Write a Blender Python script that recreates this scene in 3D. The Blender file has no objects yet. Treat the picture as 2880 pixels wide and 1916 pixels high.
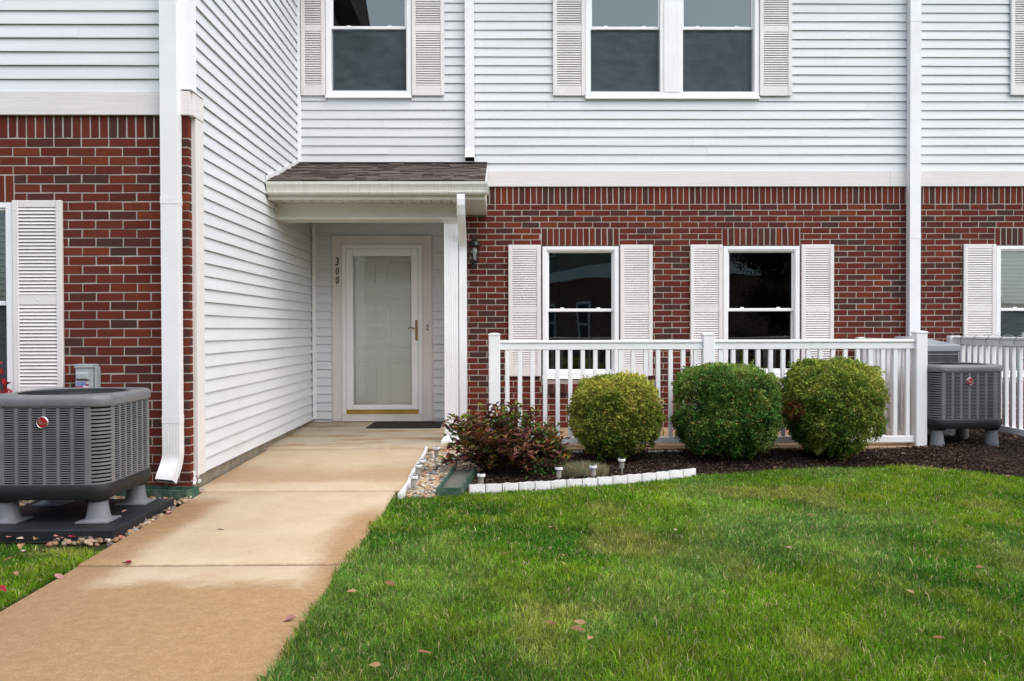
import bpy, math, random
import numpy as np
from mathutils import Vector, Matrix

# ---------------------------------------------------------------- camera, sky, sun, exposure
SC = bpy.context.scene
COL = SC.collection
R = math.radians
random.seed(7)
rng = np.random.default_rng(11)

cam_d = bpy.data.cameras.new('camera')
cam = bpy.data.objects.new('camera', cam_d)
COL.objects.link(cam)
cam_d.sensor_width = 36.0
cam_d.lens = 30.0
cam_d.clip_start = 0.05
cam_d.clip_end = 2000
ZC = 1.12
yaw, pit, rol = R(.76), R(.74), R(.16)
F = Vector((math.sin(yaw)*math.cos(pit), math.cos(yaw)*math.cos(pit), -math.sin(pit)))
Rt = Vector((math.cos(yaw), -math.sin(yaw), 0))
Up = Rt.cross(F)
R2 = Rt*math.cos(rol)-Up*math.sin(rol)
U2 = Up*math.cos(rol)+Rt*math.sin(rol)
M = Matrix((R2, U2, -F)).transposed().to_4x4()
M.translation = (0, 0, ZC)
cam.matrix_world = M
SC.camera = cam

SUN_EL, SUN_AZ = R(57), math.atan2(1.2, -1.0)
w = bpy.data.worlds.new('World')
SC.world = w
w.use_nodes = True
nt = w.node_tree
bg = nt.nodes['Background']
sky = nt.nodes.new('ShaderNodeTexSky')
sky.sky_type = 'NISHITA'
sky.sun_disc = False
sky.sun_elevation = SUN_EL
sky.sun_rotation = SUN_AZ
sky.dust_density = 2.5
hs = nt.nodes.new('ShaderNodeHueSaturation')
hs.inputs['Saturation'].default_value = .72
nt.links.new(sky.outputs[0], hs.inputs['Color'])
nt.links.new(hs.outputs[0], bg.inputs[0])
bg.inputs[1].default_value = .15

sd = bpy.data.lights.new('sun', 'SUN')
sd.energy = 1.45
sd.angle = R(115)
sd.color = (1.0, .965, .91)
so = bpy.data.objects.new('sun', sd)
COL.objects.link(so)
sdir = Vector((math.sin(SUN_AZ)*math.cos(SUN_EL), math.cos(SUN_AZ)*math.cos(SUN_EL), math.sin(SUN_EL)))
so.rotation_euler = sdir.to_track_quat('Z', 'Y').to_euler()
so.location = sdir*30
vs = SC.view_settings
vs.view_transform = 'Standard'
vs.look = 'None'
vs.exposure = .84
vs.gamma = 1.0
SC.cycles.max_bounces = 8
SC.cycles.transparent_max_bounces = 24

# ---------------------------------------------------------------- materials
MATS = {}
class NT:
    def __init__(s, name):
        s.m = bpy.data.materials.new(name); s.m.use_nodes = True
        s.t = s.m.node_tree; s.b = s.t.nodes['Principled BSDF']
        MATS[name] = s.m
    def n(s, typ, **kw):
        k = s.t.nodes.new('ShaderNode'+typ)
        for a, v in kw.items(): setattr(k, a, v)
        return k
    def l(s, a, b): s.t.links.new(a, b)
    def pos(s):
        return s.n('NewGeometry').outputs['Position']
    def noise(s, scale, detail=4, rough=.6, vec=None, stretch=None):
        v = vec or s.pos()
        if stretch:
            mp = s.n('Mapping'); mp.inputs['Scale'].default_value = stretch
            s.l(v, mp.inputs['Vector']); v = mp.outputs[0]
        k = s.n('TexNoise'); k.inputs['Scale'].default_value = scale
        k.inputs['Detail'].default_value = detail; k.inputs['Roughness'].default_value = rough
        s.l(v, k.inputs['Vector']); return k.outputs['Fac']
    def ramp(s, fac, stops):
        k = s.n('ValToRGB'); cr = k.color_ramp
        while len(cr.elements) < len(stops): cr.elements.new(.5)
        for e, (p, c) in zip(cr.elements, stops):
            e.position = p; e.color = (c[0], c[1], c[2], 1) if not isinstance(c, (int, float)) else (c, c, c, 1)
        s.l(fac, k.inputs[0]); return k.outputs[0]
    def mix(s, fac, a, b, mode='MIX'):
        k = s.n('Mix', data_type='RGBA', blend_type=mode)
        for v, i in ((fac, 0), (a, 6), (b, 7)):
            if isinstance(v, (int, float)): k.inputs[i].default_value = v
            elif isinstance(v, tuple): k.inputs[i].default_value = (*v, 1)
            else: s.l(v, k.inputs[i])
        return k.outputs[2]
    def math(s, op, a, b=0.0, c=None, clamp=False):
        k = s.n('Math', operation=op, use_clamp=clamp)
        for i, v in enumerate((a, b, c)):
            if v is None: continue
            if isinstance(v, (int, float)): k.inputs[i].default_value = v
            else: s.l(v, k.inputs[i])
        return k.outputs[0]
    def sstep(s, v, lo, hi):
        k = s.n('MapRange', interpolation_type='SMOOTHSTEP')
        k.inputs[1].default_value = lo; k.inputs[2].default_value = hi
        s.l(v, k.inputs[0]); return k.outputs[0]
    def bump(s, h, strength=.3, dist=.002):
        k = s.n('Bump'); k.inputs['Strength'].default_value = strength; k.inputs['Distance'].default_value = dist
        s.l(h, k.inputs['Height']); s.l(k.outputs[0], s.b.inputs['Normal'])
    def set(s, col=None, rough=None, spec=None, metal=None):
        for v, i in ((col, 'Base Color'), (rough, 'Roughness'), (spec, 'Specular IOR Level'), (metal, 'Metallic')):
            if v is None: continue
            if isinstance(v, (int, float)): s.b.inputs[i].default_value = v
            elif isinstance(v, tuple): s.b.inputs[i].default_value = (*v, 1)
            else: s.l(v, s.b.inputs[i])
        return s

def simple(name, col, rough=.5, spec=.4, metal=0.0, var=.12, scale=3.0, bump=0.0, bscale=200, dirt=None):
    k = NT(name)
    n1 = k.noise(scale, 5)
    c = k.mix(k.sstep(n1, .3, .7), tuple(x*(1-var) for x in col), tuple(min(1, x*(1+var*.6)) for x in col))
    if dirt:
        n2 = k.noise(1.3, 8, .7, stretch=(1, 1, .35))
        c = k.mix(k.math('MULTIPLY', k.sstep(n2, .52, .75), dirt[1]), c, dirt[0])
    k.set(c, rough, spec, metal)
    if bump: k.bump(k.noise(bscale, 3), bump, .001)
    return k.m

simple('vinyl', (.86, .865, .87), .38, .4, var=.03, dirt=((.55, .53, .48), .25))
def siding_mat():
    k = NT('siding')
    obi = k.n('ObjectInfo')
    base = k.mix(obi.outputs['Random'], (.665, .69, .705), (.70, .72, .73))
    n2 = k.noise(.9, 7, .65, stretch=(.35, 1, 1))
    c = k.mix(k.math('MULTIPLY', k.sstep(n2, .48, .78), .35), base, (.56, .56, .53))
    n3 = k.noise(40, 3, .6, stretch=(.15, .15, 1))
    c = k.mix(k.math('MULTIPLY', k.sstep(n3, .55, .8), .12), c, (.5, .49, .46))
    k.set(c, .48, .35)
    k.bump(k.noise(2.2, 3, .5, stretch=(.5, .5, 1)), .22, .02)
siding_mat()
def trim_mat():
    k = NT('trim')
    g = k.noise(14, 8, .7, stretch=(.25, .25, 6))
    c = k.mix(k.sstep(g, .35, .7), (.69, .655, .635), (.77, .74, .72))
    k.set(c, .6, .3); k.bump(g, .35, .004)
trim_mat()
def trimv_mat():
    k = NT('trim_upright')
    g = k.noise(14, 8, .7, stretch=(6, 6, .25))
    c = k.mix(k.sstep(g, .35, .7), (.69, .655, .635), (.77, .74, .72))
    k.set(c, .6, .3); k.bump(g, .3, .003)
trimv_mat()
simple('shutter', (.76, .732, .715), .5, .35, var=.05, dirt=((.5, .46, .42), .2))
simple('white_metal', (.82, .83, .84), .35, .45, var=.04, dirt=((.5, .49, .44), .3))
def gutter_mat():
    k = NT('gutter')
    s = k.noise(38, 3, .7, stretch=(3.2, .2, .12))
    z = k.n('SeparateXYZ'); k.l(k.pos(), z.inputs[0])
    c = k.mix(k.math('MULTIPLY', k.sstep(s, .45, .7), .5), (.66, .655, .60), (.42, .41, .36))
    k.set(c, .4, .4)
gutter_mat()
simple('aged_white', (.62, .60, .53), .5, .35, var=.06, dirt=((.45, .42, .34), .4))

BR = [(.120, .025, .017), (.142, .030, .019), (.094, .025, .019), (.172, .040, .021), (.066, .033, .027), (.128, .031, .021), (.080, .029, .023), (.155, .033, .019)]
def brick_mat(name, src):
    k = NT(name)
    if src == 'obj': f = k.n('ObjectInfo').outputs['Random']
    else: f = k.n('NewGeometry').outputs['Random Per Island']
    rp = k.n('ValToRGB'); cr = rp.color_ramp; cr.interpolation = 'CONSTANT'
    order = [0, 1, 5, 2, 7, 4, 3, 6, 0, 1, 6, 5, 7, 4, 0, 1]
    while len(cr.elements) < len(order): cr.elements.new(.5)
    for i, o in enumerate(order):
        cr.elements[i].position = i/len(order); cr.elements[i].color = (*BR[o], 1)
    k.l(f, rp.inputs[0])
    n = k.noise(22, 6, .7, stretch=(1, 1, .5))
    c = k.mix(k.sstep(n, .35, .75), rp.outputs[0], (.075, .030, .026))
    c = k.mix(.55, rp.outputs[0], c)
    s = k.noise(160, 2, .5)
    c = k.mix(k.math('MULTIPLY', k.sstep(s, .68, .8), .2), c, (.26, .15, .11))
    e = k.noise(3.1, 4, .6)
    c = k.mix(k.math('MULTIPLY', k.sstep(e, .58, .75), .12), c, (.24, .14, .11))
    k.set(c, .92, .06); k.bump(k.noise(90, 5, .7, stretch=(1, 1, .35)), .7, .004)
brick_mat('brick', 'obj'); brick_mat('brick_mass', 'isl')
def mortar_mat():
    k = NT('mortar')
    c = k.mix(k.noise(30, 6), (.36, .325, .28), (.51, .465, .41))
    k.set(c, .95, .15); k.bump(k.noise(180, 4), .6, .003)
mortar_mat()

def walk_mat():
    k = NT('walk_concrete')
    p = k.n('SeparateXYZ'); k.l(k.pos(), p.inputs[0]); X, Y = p.outputs[0], p.outputs[1]
    n1 = k.noise(1.1, 9, .72); n2 = k.noise(3.4, 6, .65); n3 = k.noise(260, 2, .6); n4 = k.noise(18, 6, .7)
    dry = k.mix(k.sstep(n2, .3, .72), (.475, .36, .228), (.54, .428, .292))
    porch = k.mix(k.sstep(n2, .3, .72), (.42, .355, .26), (.49, .42, .32))
    dry = k.mix(k.sstep(Y, 8.35, 8.6), dry, porch)
    yn = k.math('ADD', Y, k.math('MULTIPLY', n1, .9))
    a = k.math('SUBTRACT', 1.0, k.sstep(yn, 4.45, 4.66))
    xl = k.math('ADD', X, k.math('MULTIPLY', n1, -.45))
    xl2 = k.math('SUBTRACT', 1.0, k.sstep(xl, -2.28, -2.08))
    xr = k.math('ADD', X, k.math('MULTIPLY', n1, .5))
    far = k.math('SUBTRACT', 1.0, k.sstep(Y, 5.4, 6.0))
    xr2 = k.math('MULTIPLY', k.sstep(xr, -.82, -.62), far)
    xl2 = k.math('MULTIPLY', xl2, k.math('SUBTRACT', 1.0, k.sstep(Y, 5.9, 6.2)))
    patch = k.math('MULTIPLY', k.sstep(yn, 6.95, 7.25), k.math('SUBTRACT', 1.0, k.sstep(yn, 7.45, 8.1)))
    patch = k.math('MULTIPLY', patch, .62)
    pp = k.noise(1.6, 4, .6, stretch=(.7, 3.2, 1))
    streak = k.math('MULTIPLY', k.math('MULTIPLY', k.sstep(pp, .50, .60), k.sstep(Y, 8.4, 8.6)), .85)
    wet = k.math('MAXIMUM', k.math('MAXIMUM', a, xl2), k.math('MAXIMUM', xr2, k.math('MAXIMUM', patch, streak)))
    n5 = k.noise(70, 4, .75)
    wetc = k.mix(k.sstep(n4, .3, .75), (.30, .178, .082), (.375, .232, .116))
    c = k.mix(wet, dry, wetc)
    c = k.mix(k.math('MULTIPLY', k.sstep(n5, .48, .74), .20), c, (.20, .125, .065))
    c = k.mix(k.math('MULTIPLY', k.math('SUBTRACT', 1.0, k.sstep(n5, .28, .46)), .22), c, (.74, .62, .45))
    # slab joints collect dirt
    for yj in (4.44, 6.35, 8.44):
        dj = k.math('ABSOLUTE', k.math('ADD', k.math('SUBTRACT', Y, yj), k.math('MULTIPLY', k.math('SUBTRACT', n4, .5), .022)))
        c = k.mix(k.math('MULTIPLY', k.math('SUBTRACT', 1.0, k.sstep(dj, .010, .030)), .8), c, (.15, .09, .048))
    c = k.mix(k.math('MULTIPLY', k.sstep(n3, .60, .74), .6), c, (.15, .10, .06))
    c = k.mix(k.math('MULTIPLY', k.math('SUBTRACT', 1.0, k.sstep(n3, .26, .40)), .5), c, (.78, .70, .56))
    k.set(c, .82, .3)
    k.bump(n3, .35, .002)
walk_mat()
def found_mat():
    k = NT('foundation')
    n = k.noise(7, 8, .7); n2 = k.noise(9, 5, .6, stretch=(1, 1, .12))
    c = k.mix(k.sstep(n, .3, .7), (.22, .185, .13), (.36, .31, .235))
    c = k.mix(k.math('MULTIPLY', k.sstep(n2, .5, .75), .6), c, (.12, .10, .075))
    k.set(c, .9, .2); k.bump(k.noise(60, 5), .6, .006)
found_mat()
simple('patio_concrete', (.40, .27, .16), .85, .25, var=.2, bump=.4)
def shingle_mat():
    k = NT('shingle')
    f = k.n('ObjectInfo').outputs['Random']
    c = k.ramp(f, [(0, (.060, .048, .042)), (.35, (.105, .085, .074)), (.7, (.135, .105, .09)), (1, (.085, .075, .072))])
    n = k.noise(320, 2, .7)
    c = k.mix(k.math('MULTIPLY', k.sstep(n, .35, .75), .7), c, (.24, .2, .17))
    n2 = k.noise(2.0, 3)
    c = k.mix(k.math('MULTIPLY', n2, .5), c, (.06, .055, .055))
    k.set(c, .95, .2); k.bump(n, .6, .003)
shingle_mat()
def glass_mat(name, tint=(.86, .9, .9), ior=2.02, wavy=.003):
    k = NT(name)
    t = k.t; t.nodes.remove(k.b)
    out = [x for x in t.nodes if x.type == 'OUTPUT_MATERIAL'][0]
    fr = k.n('Fresnel'); fr.inputs[0].default_value = ior
    tr = k.n('BsdfTransparent'); tr.inputs[0].default_value = (*tint, 1)
    gl = k.n('BsdfGlossy'); gl.inputs['Roughness'].default_value = .0; gl.inputs[0].default_value = (.84, .98, 1.0, 1)
    bp = k.n('Bump'); bp.inputs['Strength'].default_value = 1.0; bp.inputs['Distance'].default_value = wavy
    k.l(k.noise(1.3, 1, .3), bp.inputs['Height']); k.l(bp.outputs[0], gl.inputs['Normal'])
    mx = k.n('MixShader'); k.l(fr.outputs[0], mx.inputs[0]); k.l(tr.outputs[0], mx.inputs[1]); k.l(gl.outputs[0], mx.inputs[2])
    k.l(mx.outputs[0], out.inputs[0])
glass_mat('glass'); glass_mat('door_glass', tint=(.99, .99, .98), ior=1.7, wavy=.002); glass_mat('lamp_glass', tint=(.93, .94, .94), ior=1.22, wavy=0.0)
def screen_mat():
    k = NT('screen')
    t = k.t; t.nodes.remove(k.b)
    out = [x for x in t.nodes if x.type == 'OUTPUT_MATERIAL'][0]
    tr = k.n('BsdfTransparent'); df = k.n('BsdfDiffuse')
    n = k.noise(11, 5, .65, stretch=(.6, 1, 1.3))
    k.l(k.mix(k.sstep(n, .3, .7), (.054, .068, .076), (.088, .106, .115)), df.inputs[0])
    mx = k.n('MixShader'); mx.inputs[0].default_value = .72
    k.l(tr.outputs[0], mx.inputs[1]); k.l(df.outputs[0], mx.inputs[2]); k.l(mx.outputs[0], out.inputs[0])
screen_mat()
simple('room', (.045, .045, .047), .9, .1, var=.3)
simple('blind', (.62, .64, .60), .6, .3, var=.05)
simple('door_paint', (.90, .88, .82), .4, .4, var=.03)
simple('door_metal', (.80, .80, .78), .35, .45, var=.04)
simple('casing', (.70, .65, .62), .5, .35, var=.06, dirt=((.4, .35, .3), .25))
simple('brass', (.58, .38, .08), .32, .5, 1.0, var=.2)
simple('old_brass', (.30, .21, .09), .45, .5, .8, var=.35, scale=40)
simple('black_metal', (.012, .013, .015), .4, .5, var=.2)
simple('black_plastic', (.012, .013, .014), .55, .4, var=.25, scale=12, bump=.15, bscale=120)
simple('pad_plastic', (.014, .016, .019), .6, .3, var=.35, scale=7, bump=.2, bscale=60)
simple('leg_plastic', (.17, .18, .195), .55, .4, var=.12, scale=9)
def ac_mat():
    k = NT('ac_metal')
    n = k.noise(5, 6, .6)
    k.set(k.mix(k.sstep(n, .3, .7), (.14, .145, .15), (.175, .18, .187)), .42, .5, .0)
    k.bump(k.noise(500, 2), .08, .001)
ac_mat()
simple('ac_grey_old', (.30, .32, .34), .5, .4, var=.12)
simple('ac_core', (.006, .006, .007), .8, .2)
simple('red_enamel', (.33, .012, .018), .3, .5, var=.05)
simple('silver', (.62, .62, .62), .28, .5, .9, var=.05)
simple('steel_box', (.36, .40, .42), .42, .45, var=.07, scale=14)
simple('sticker_white', (.75, .72, .74), .5)
simple('sticker_blue', (.04, .14, .42), .5)
simple('sticker_red', (.30, .02, .10), .5)
simple('bulb', (.42, .46, .44), .3, .5)
simple('mat_rubber', (.014, .015, .017), .75, .3, var=.3, bump=.5, bscale=60)
simple('mat_pile', (.045, .036, .027), .95, .1, var=.5, scale=22, bump=.8, bscale=160)
def splash_mat():
    k = NT('green_plastic')
    n = k.noise(9, 6, .7)
    c = k.mix(k.sstep(n, .45, .75), (.028, .075, .05), (.16, .20, .15))
    k.set(c, .6, .35); k.bump(n, .3, .004)
splash_mat()
def dust_mat():
    k = NT('splash_silt')
    n = k.noise(16, 6, .7)
    k.set(k.mix(n, (.06, .07, .055), (.20, .20, .165)), .9, .2); k.bump(n, .5, .006)
dust_mat()
def stone_edge():
    k = NT('edging_white')
    n = k.noise(26, 6, .7)
    c = k.mix(k.sstep(n, .55, .8), (.72, .71, .70), (.42, .40, .38))
    k.set(c, .8, .25); k.bump(k.noise(30, 6, .6), .6, .008)
stone_edge()
simple('solar_white', (.74, .74, .73), .45, .4, var=.05)
simple('solar_grey', (.33, .31, .27), .5, .4, var=.15)
simple('solar_cell', (.03, .03, .045), .25, .5)
def attr_mat(name, rough=.6, spec=.25, transl=.25, bump=0):
    k = NT(name)
    a = k.n('Attribute'); a.attribute_name = 'tint'
    k.set(a.outputs['Color'], rough, spec)
    if bump: k.bump(k.noise(80, 4), bump, .003)
    if transl:
        out = [x for x in k.t.nodes if x.type == 'OUTPUT_MATERIAL'][0]
        tl = k.n('BsdfTranslucent'); k.l(a.outputs['Color'], tl.inputs[0])
        mx = k.n('MixShader'); mx.inputs[0].default_value = transl
        k.l(k.b.outputs[0], mx.inputs[1]); k.l(tl.outputs[0], mx.inputs[2]); k.l(mx.outputs[0], out.inputs[0])
    return k.m
attr_mat('leafy', .6, .12, .25); attr_mat('grass_blade', .7, .05, .4); attr_mat('pebble', .55, .35, 0, .3); attr_mat('chip', .9, .15, 0)
def leaf_obj_mat(name, cols):
    k = NT(name)
    f = k.n('ObjectInfo').outputs['Random']
    c = k.ramp(f, [(i/max(1, len(cols)-1), x) for i, x in enumerate(cols)])
    n = k.noise(60, 4)
    c = k.mix(k.math('MULTIPLY', n, .5), c, tuple(x*.45 for x in cols[0]))
    k.set(c, .55, .3)
leaf_obj_mat('shrub_leaf', [(.12, .036, .032), (.19, .064, .032), (.10, .04, .038), (.27, .12, .03), (.15, .06, .036), (.22, .085, .036), (.15, .20, .04), (.15, .055, .045)])
def fallen(name, c):
    k = NT(name); n = k.noise(70, 4)
    k.set(k.mix(n, c, tuple(x*.45 for x in c)), .7, .2)
for nm, c in dict(leaf_pink=(.52, .26, .23), leaf_red=(.45, .03, .06), leaf_tan=(.44, .27, .13), leaf_brown=(.26, .13, .06), leaf_pale=(.60, .48, .36)).items(): fallen(nm, c)
simple('bark', (.06, .04, .028), .9, .1, var=.4, scale=40)
def soil_mat(name, a, b):
    k = NT(name); k.set(k.mix(k.noise(35, 6, .7), a, b), .95, .1); k.bump(k.noise(60, 6), .8, .02)
soil_mat('mulch_soil', (.02, .014, .011), (.06, .043, .032)); soil_mat('lawn_soil', (.016, .028, .008), (.045, .06, .015)); soil_mat('gravel_soil', (.03, .026, .02), (.09, .075, .055))
soil_mat('far_grass', (.035, .075, .012), (.07, .12, .022))
# far building seen only as a reflection in the panes
def far_brick():
    k = NT('far_brick'); b = k.n('TexBrick'); b.inputs['Scale'].default_value = 1.0
    b.inputs['Brick Width'].default_value = .2; b.inputs['Row Height'].default_value = .068; b.inputs['Mortar Size'].default_value = .006
    b.inputs['Color1'].default_value = (.17, .033, .024, 1); b.inputs['Color2'].default_value = (.09, .03, .026, 1); b.inputs['Mortar'].default_value = (.4, .36, .31, 1)
    p = k.n('SeparateXYZ'); k.l(k.pos(), p.inputs[0]); cb = k.n('CombineXYZ')
    k.l(k.math('ADD', p.outputs[0], p.outputs[1]), cb.inputs[0]); k.l(p.outputs[2], cb.inputs[1])
    k.l(cb.outputs[0], b.inputs[0]); k.set(b.outputs[0], .9, .2)
far_brick()
simple('far_siding', (.34, .31, .27), .6, .2)

# ---------------------------------------------------------------- helpers
WORLD = {}
def link(name, data, parent=None, loc=(0, 0, 0), rot=None, scale=None, world=True):
    o = bpy.data.objects.new(name, data); COL.objects.link(o)
    l = Vector(loc)
    if parent is not None:
        o.parent = parent
        if world: l = l-WORLD.get(parent.name, Vector((0, 0, 0)))
    o.location = l
    if rot: o.rotation_euler = rot
    if scale: o.scale = scale
    return o
def tag(o, label, cat=None, group=None, kind=None):
    o['label'] = label
    if cat: o['category'] = cat
    if group: o['group'] = group
    if kind: o['kind'] = kind
    return o
def thing(name, label, cat, loc=(0, 0, 0), group=None, rotz=0):
    o = bpy.data.objects.new(name, None); COL.objects.link(o)
    o.location = loc; o.rotation_euler = (0, 0, rotz); o.empty_display_size = .1
    WORLD[o.name] = Vector(loc)
    return tag(o, label, cat, group)
class MB:
    def __init__(s): s.v = []; s.f = []
    def add(s, vs, fs):
        n = len(s.v); s.v += [tuple(p) for p in vs]; s.f += [tuple(i+n for i in f) for f in fs]; return s
    def box(s, x0, x1, y0, y1, z0, z1, c=0.0):
        if x0 > x1: x0, x1 = x1, x0
        if y0 > y1: y0, y1 = y1, y0
        if z0 > z1: z0, z1 = z1, z0
        if c <= 0:
            return s.add([(x0, y0, z0), (x1, y0, z0), (x1, y1, z0), (x0, y1, z0), (x0, y0, z1), (x1, y0, z1), (x1, y1, z1), (x0, y1, z1)],
                  [(0, 3, 2, 1), (4, 5, 6, 7), (0, 1, 5, 4), (1, 2, 6, 5), (2, 3, 7, 6), (3, 0, 4, 7)])
        c = min(c, (x1-x0)*.45, (y1-y0)*.45, (z1-z0)*.45)
        # chamfered box: three verts per corner
        V = []; idx = {}
        for ix, x in enumerate((x0, x1)):
            for iy, y in enumerate((y0, y1)):
                for iz, z in enumerate((z0, z1)):
                    xi = x+(c if ix == 0 else -c); yi = y+(c if iy == 0 else -c); zi = z+(c if iz == 0 else -c)
                    for a, p in enumerate(((x, yi, zi), (xi, y, zi), (xi, yi, z))):
                        idx[ix, iy, iz, a] = len(V); V.append(p)
        Fc = []
        def q(a, *cs): Fc.append(tuple(idx[c_+(a,)] for c_ in cs))
        q(0, (0, 0, 0), (0, 0, 1), (0, 1, 1), (0, 1, 0)); q(0, (1, 0, 0), (1, 1, 0), (1, 1, 1), (1, 0, 1))
        q(1, (0, 0, 0), (1, 0, 0), (1, 0, 1), (0, 0, 1)); q(1, (0, 1, 0), (0, 1, 1), (1, 1, 1), (1, 1, 0))
        q(2, (0, 0, 0), (0, 1, 0), (1, 1, 0), (1, 0, 0)); q(2, (0, 0, 1), (1, 0, 1), (1, 1, 1), (0, 1, 1))
        for i in (0, 1):
            for j in (0, 1):
                Fc.append((idx[0, i, j, 1], idx[1, i, j, 1], idx[1, i, j, 2], idx[0, i, j, 2]))
                Fc.append((idx[i, 0, j, 0], idx[i, 1, j, 0], idx[i, 1, j, 2], idx[i, 0, j, 2]))
                Fc.append((idx[i, j, 0, 0], idx[i, j, 1, 0], idx[i, j, 1, 1], idx[i, j, 0, 1]))
                for kz in (0, 1): Fc.append((idx[i, j, kz, 0], idx[i, j, kz, 1], idx[i, j, kz, 2]))
        return s.add(V, Fc)
    def loft(s, rings, cap0=True, cap1=True, closed=True):
        n = len(rings[0]); V = [p for r in rings for p in r]; Fc = []
        for k in range(len(rings)-1):
            for i in range(n if closed else n-1):
                j = (i+1) % n; Fc.append((k*n+i, k*n+j, (k+1)*n+j, (k+1)*n+i))
        if cap0: Fc.append(tuple(range(n-1, -1, -1)))
        if cap1: Fc.append(tuple((len(rings)-1)*n+i for i in range(n)))
        return s.add(V, Fc)
    def prism_x(s, prof, x0, x1):        # prof: (y,z) polygon extruded along x
        return s.loft([[(x0, y, z) for y, z in prof], [(x1, y, z) for y, z in prof]])
    def prism_y(s, prof, y0, y1):        # prof: (x,z)
        return s.loft([[(x, y0, z) for x, z in prof], [(x, y1, z) for x, z in prof]])
    def prism_z(s, prof, z0, z1):        # prof: (x,y)
        return s.loft([[(x, y, z0) for x, y in prof], [(x, y, z1) for x, y in prof]])
    def lathe(s, prof, c, n=16, axis='z', ph=0.0):       # prof: (r,h)
        rings = []
        for r, h in prof:
            ring = []
            for i in range(n):
                a = 2*math.pi*i/n+ph
                if axis == 'z': ring.append((c[0]+r*math.cos(a), c[1]+r*math.sin(a), c[2]+h))
                else: ring.append((c[0]+r*math.cos(a), c[1]+h, c[2]+r*math.sin(a)))
            rings.append(ring)
        return s.loft(rings)
    def tube(s, pts, r, n=6, taper=None):
        pts = [Vector(p) for p in pts]; rings = []
        for i, p in enumerate(pts):
            t = (pts[min(i+1, len(pts)-1)]-pts[max(i-1, 0)]).normalized()
            a = t.cross(Vector((0, 0, 1)))
            if a.length < .05: a = t.cross(Vector((1, 0, 0)))
            a.normalize(); b = t.cross(a)
            rr = r if taper is None else r+(taper-r)*i/(len(pts)-1)
            rings.append([tuple(p+a*rr*math.cos(2*math.pi*k/n)+b*rr*math.sin(2*math.pi*k/n)) for k in range(n)])
        return s.loft(rings)
    def ring(s, x0, x1, z0, z1, y0, y1, wl, wr=None, wb=None, wt=None, c=.003):     # rectangular frame of four bars facing -y
        wr = wl if wr is None else wr; wb = wl if wb is None else wb; wt = wl if wt is None else wt
        s.box(x0, x0+wl, y0, y1, z0, z1, c); s.box(x1-wr, x1, y0, y1, z0, z1, c)
        s.box(x0+wl, x1-wr, y0+.001, y1-.001, z0, z0+wb, c); s.box(x0+wl, x1-wr, y0+.001, y1-.001, z1-wt, z1, c)
        return s
    def mesh(s, name, mat, smooth=False):
        me = bpy.data.meshes.new(name); me.from_pydata(s.v, [], s.f); me.update()
        if mat: me.materials.append(MATS[mat])
        if smooth:
            me.polygons.foreach_set('use_smooth', [True]*len(me.polygons))
            try: me.set_sharp_from_angle(angle=R(38))
            except Exception: pass
        return me
    def build(s, name, mat, parent=None, smooth=False, world=True):
        return link(name, s.mesh(name, mat, smooth), parent, world=world)
def np_mesh(name, V, tris, tint, mat, quads=None, smooth=False):
    me = bpy.data.meshes.new(name)
    nf = len(tris)
    loops = tris.reshape(-1); starts = np.arange(nf)*3; tot = np.full(nf, 3)
    if quads is not None and len(quads):
        loops = np.concatenate([loops, quads.reshape(-1)])
        starts = np.concatenate([starts, nf*3+np.arange(len(quads))*4]); tot = np.concatenate([tot, np.full(len(quads), 4)])
    me.vertices.add(len(V)); me.vertices.foreach_set('co', np.asarray(V, np.float32).reshape(-1))
    me.loops.add(len(loops)); me.loops.foreach_set('vertex_index', loops.astype(np.int32))
    me.polygons.add(len(starts)); me.polygons.foreach_set('loop_start', starts.astype(np.int32)); me.polygons.foreach_set('loop_total', tot.astype(np.int32))
    me.update(calc_edges=True); me.validate()
    if tint is not None:
        ca = me.color_attributes.new('tint', 'FLOAT_COLOR', 'POINT')
        ca.data.foreach_set('color', np.concatenate([tint, np.ones((len(tint), 1))], 1).astype(np.float32).reshape(-1))
    me.materials.append(MATS[mat])
    if smooth: me.polygons.foreach_set('use_smooth', np.ones(len(starts), bool))
    return me
def vnoise(x, y, scale, seed=0):
    g = np.random.default_rng(seed).random((64, 64))
    x = np.asarray(x)*scale; y = np.asarray(y)*scale
    xi = np.floor(x).astype(int); yi = np.floor(y).astype(int); fx = x-xi; fy = y-yi
    fx = fx*fx*(3-2*fx); fy = fy*fy*(3-2*fy)
    a = g[xi % 64, yi % 64]; b = g[(xi+1) % 64, yi % 64]; c = g[xi % 64, (yi+1) % 64]; d = g[(xi+1) % 64, (yi+1) % 64]
    return (a*(1-fx)+b*fx)*(1-fy)+(c*(1-fx)+d*fx)*fy
def unit(v): return v/np.maximum(np.linalg.norm(v, axis=1, keepdims=True), 1e-9)
def leaf_mesh(name, P, D, N, L, W, tint, mat, fold=.25):
    """leaves: base P, direction D, normal N, length L, width W -> two folded triangles pairs each"""
    D = unit(D); S = unit(np.cross(D, N)); N = unit(np.cross(S, D))
    L = L[:, None]; W = W[:, None]
    base = P; tip = P+D*L-N*L*.12
    mid = P+D*L*.5
    l = mid+S*W*.5+N*W*fold; r = mid-S*W*.5+N*W*fold
    n = len(P); V = np.stack([base, l, tip, r], 1).reshape(-1, 3)
    i = np.arange(n)[:, None]*4
    T = np.concatenate([i+np.array([[0, 2, 1]]), i+np.array([[0, 3, 2]])], 0)
    return np_mesh(name, V, T, np.repeat(tint, 4, 0), mat)
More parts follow.
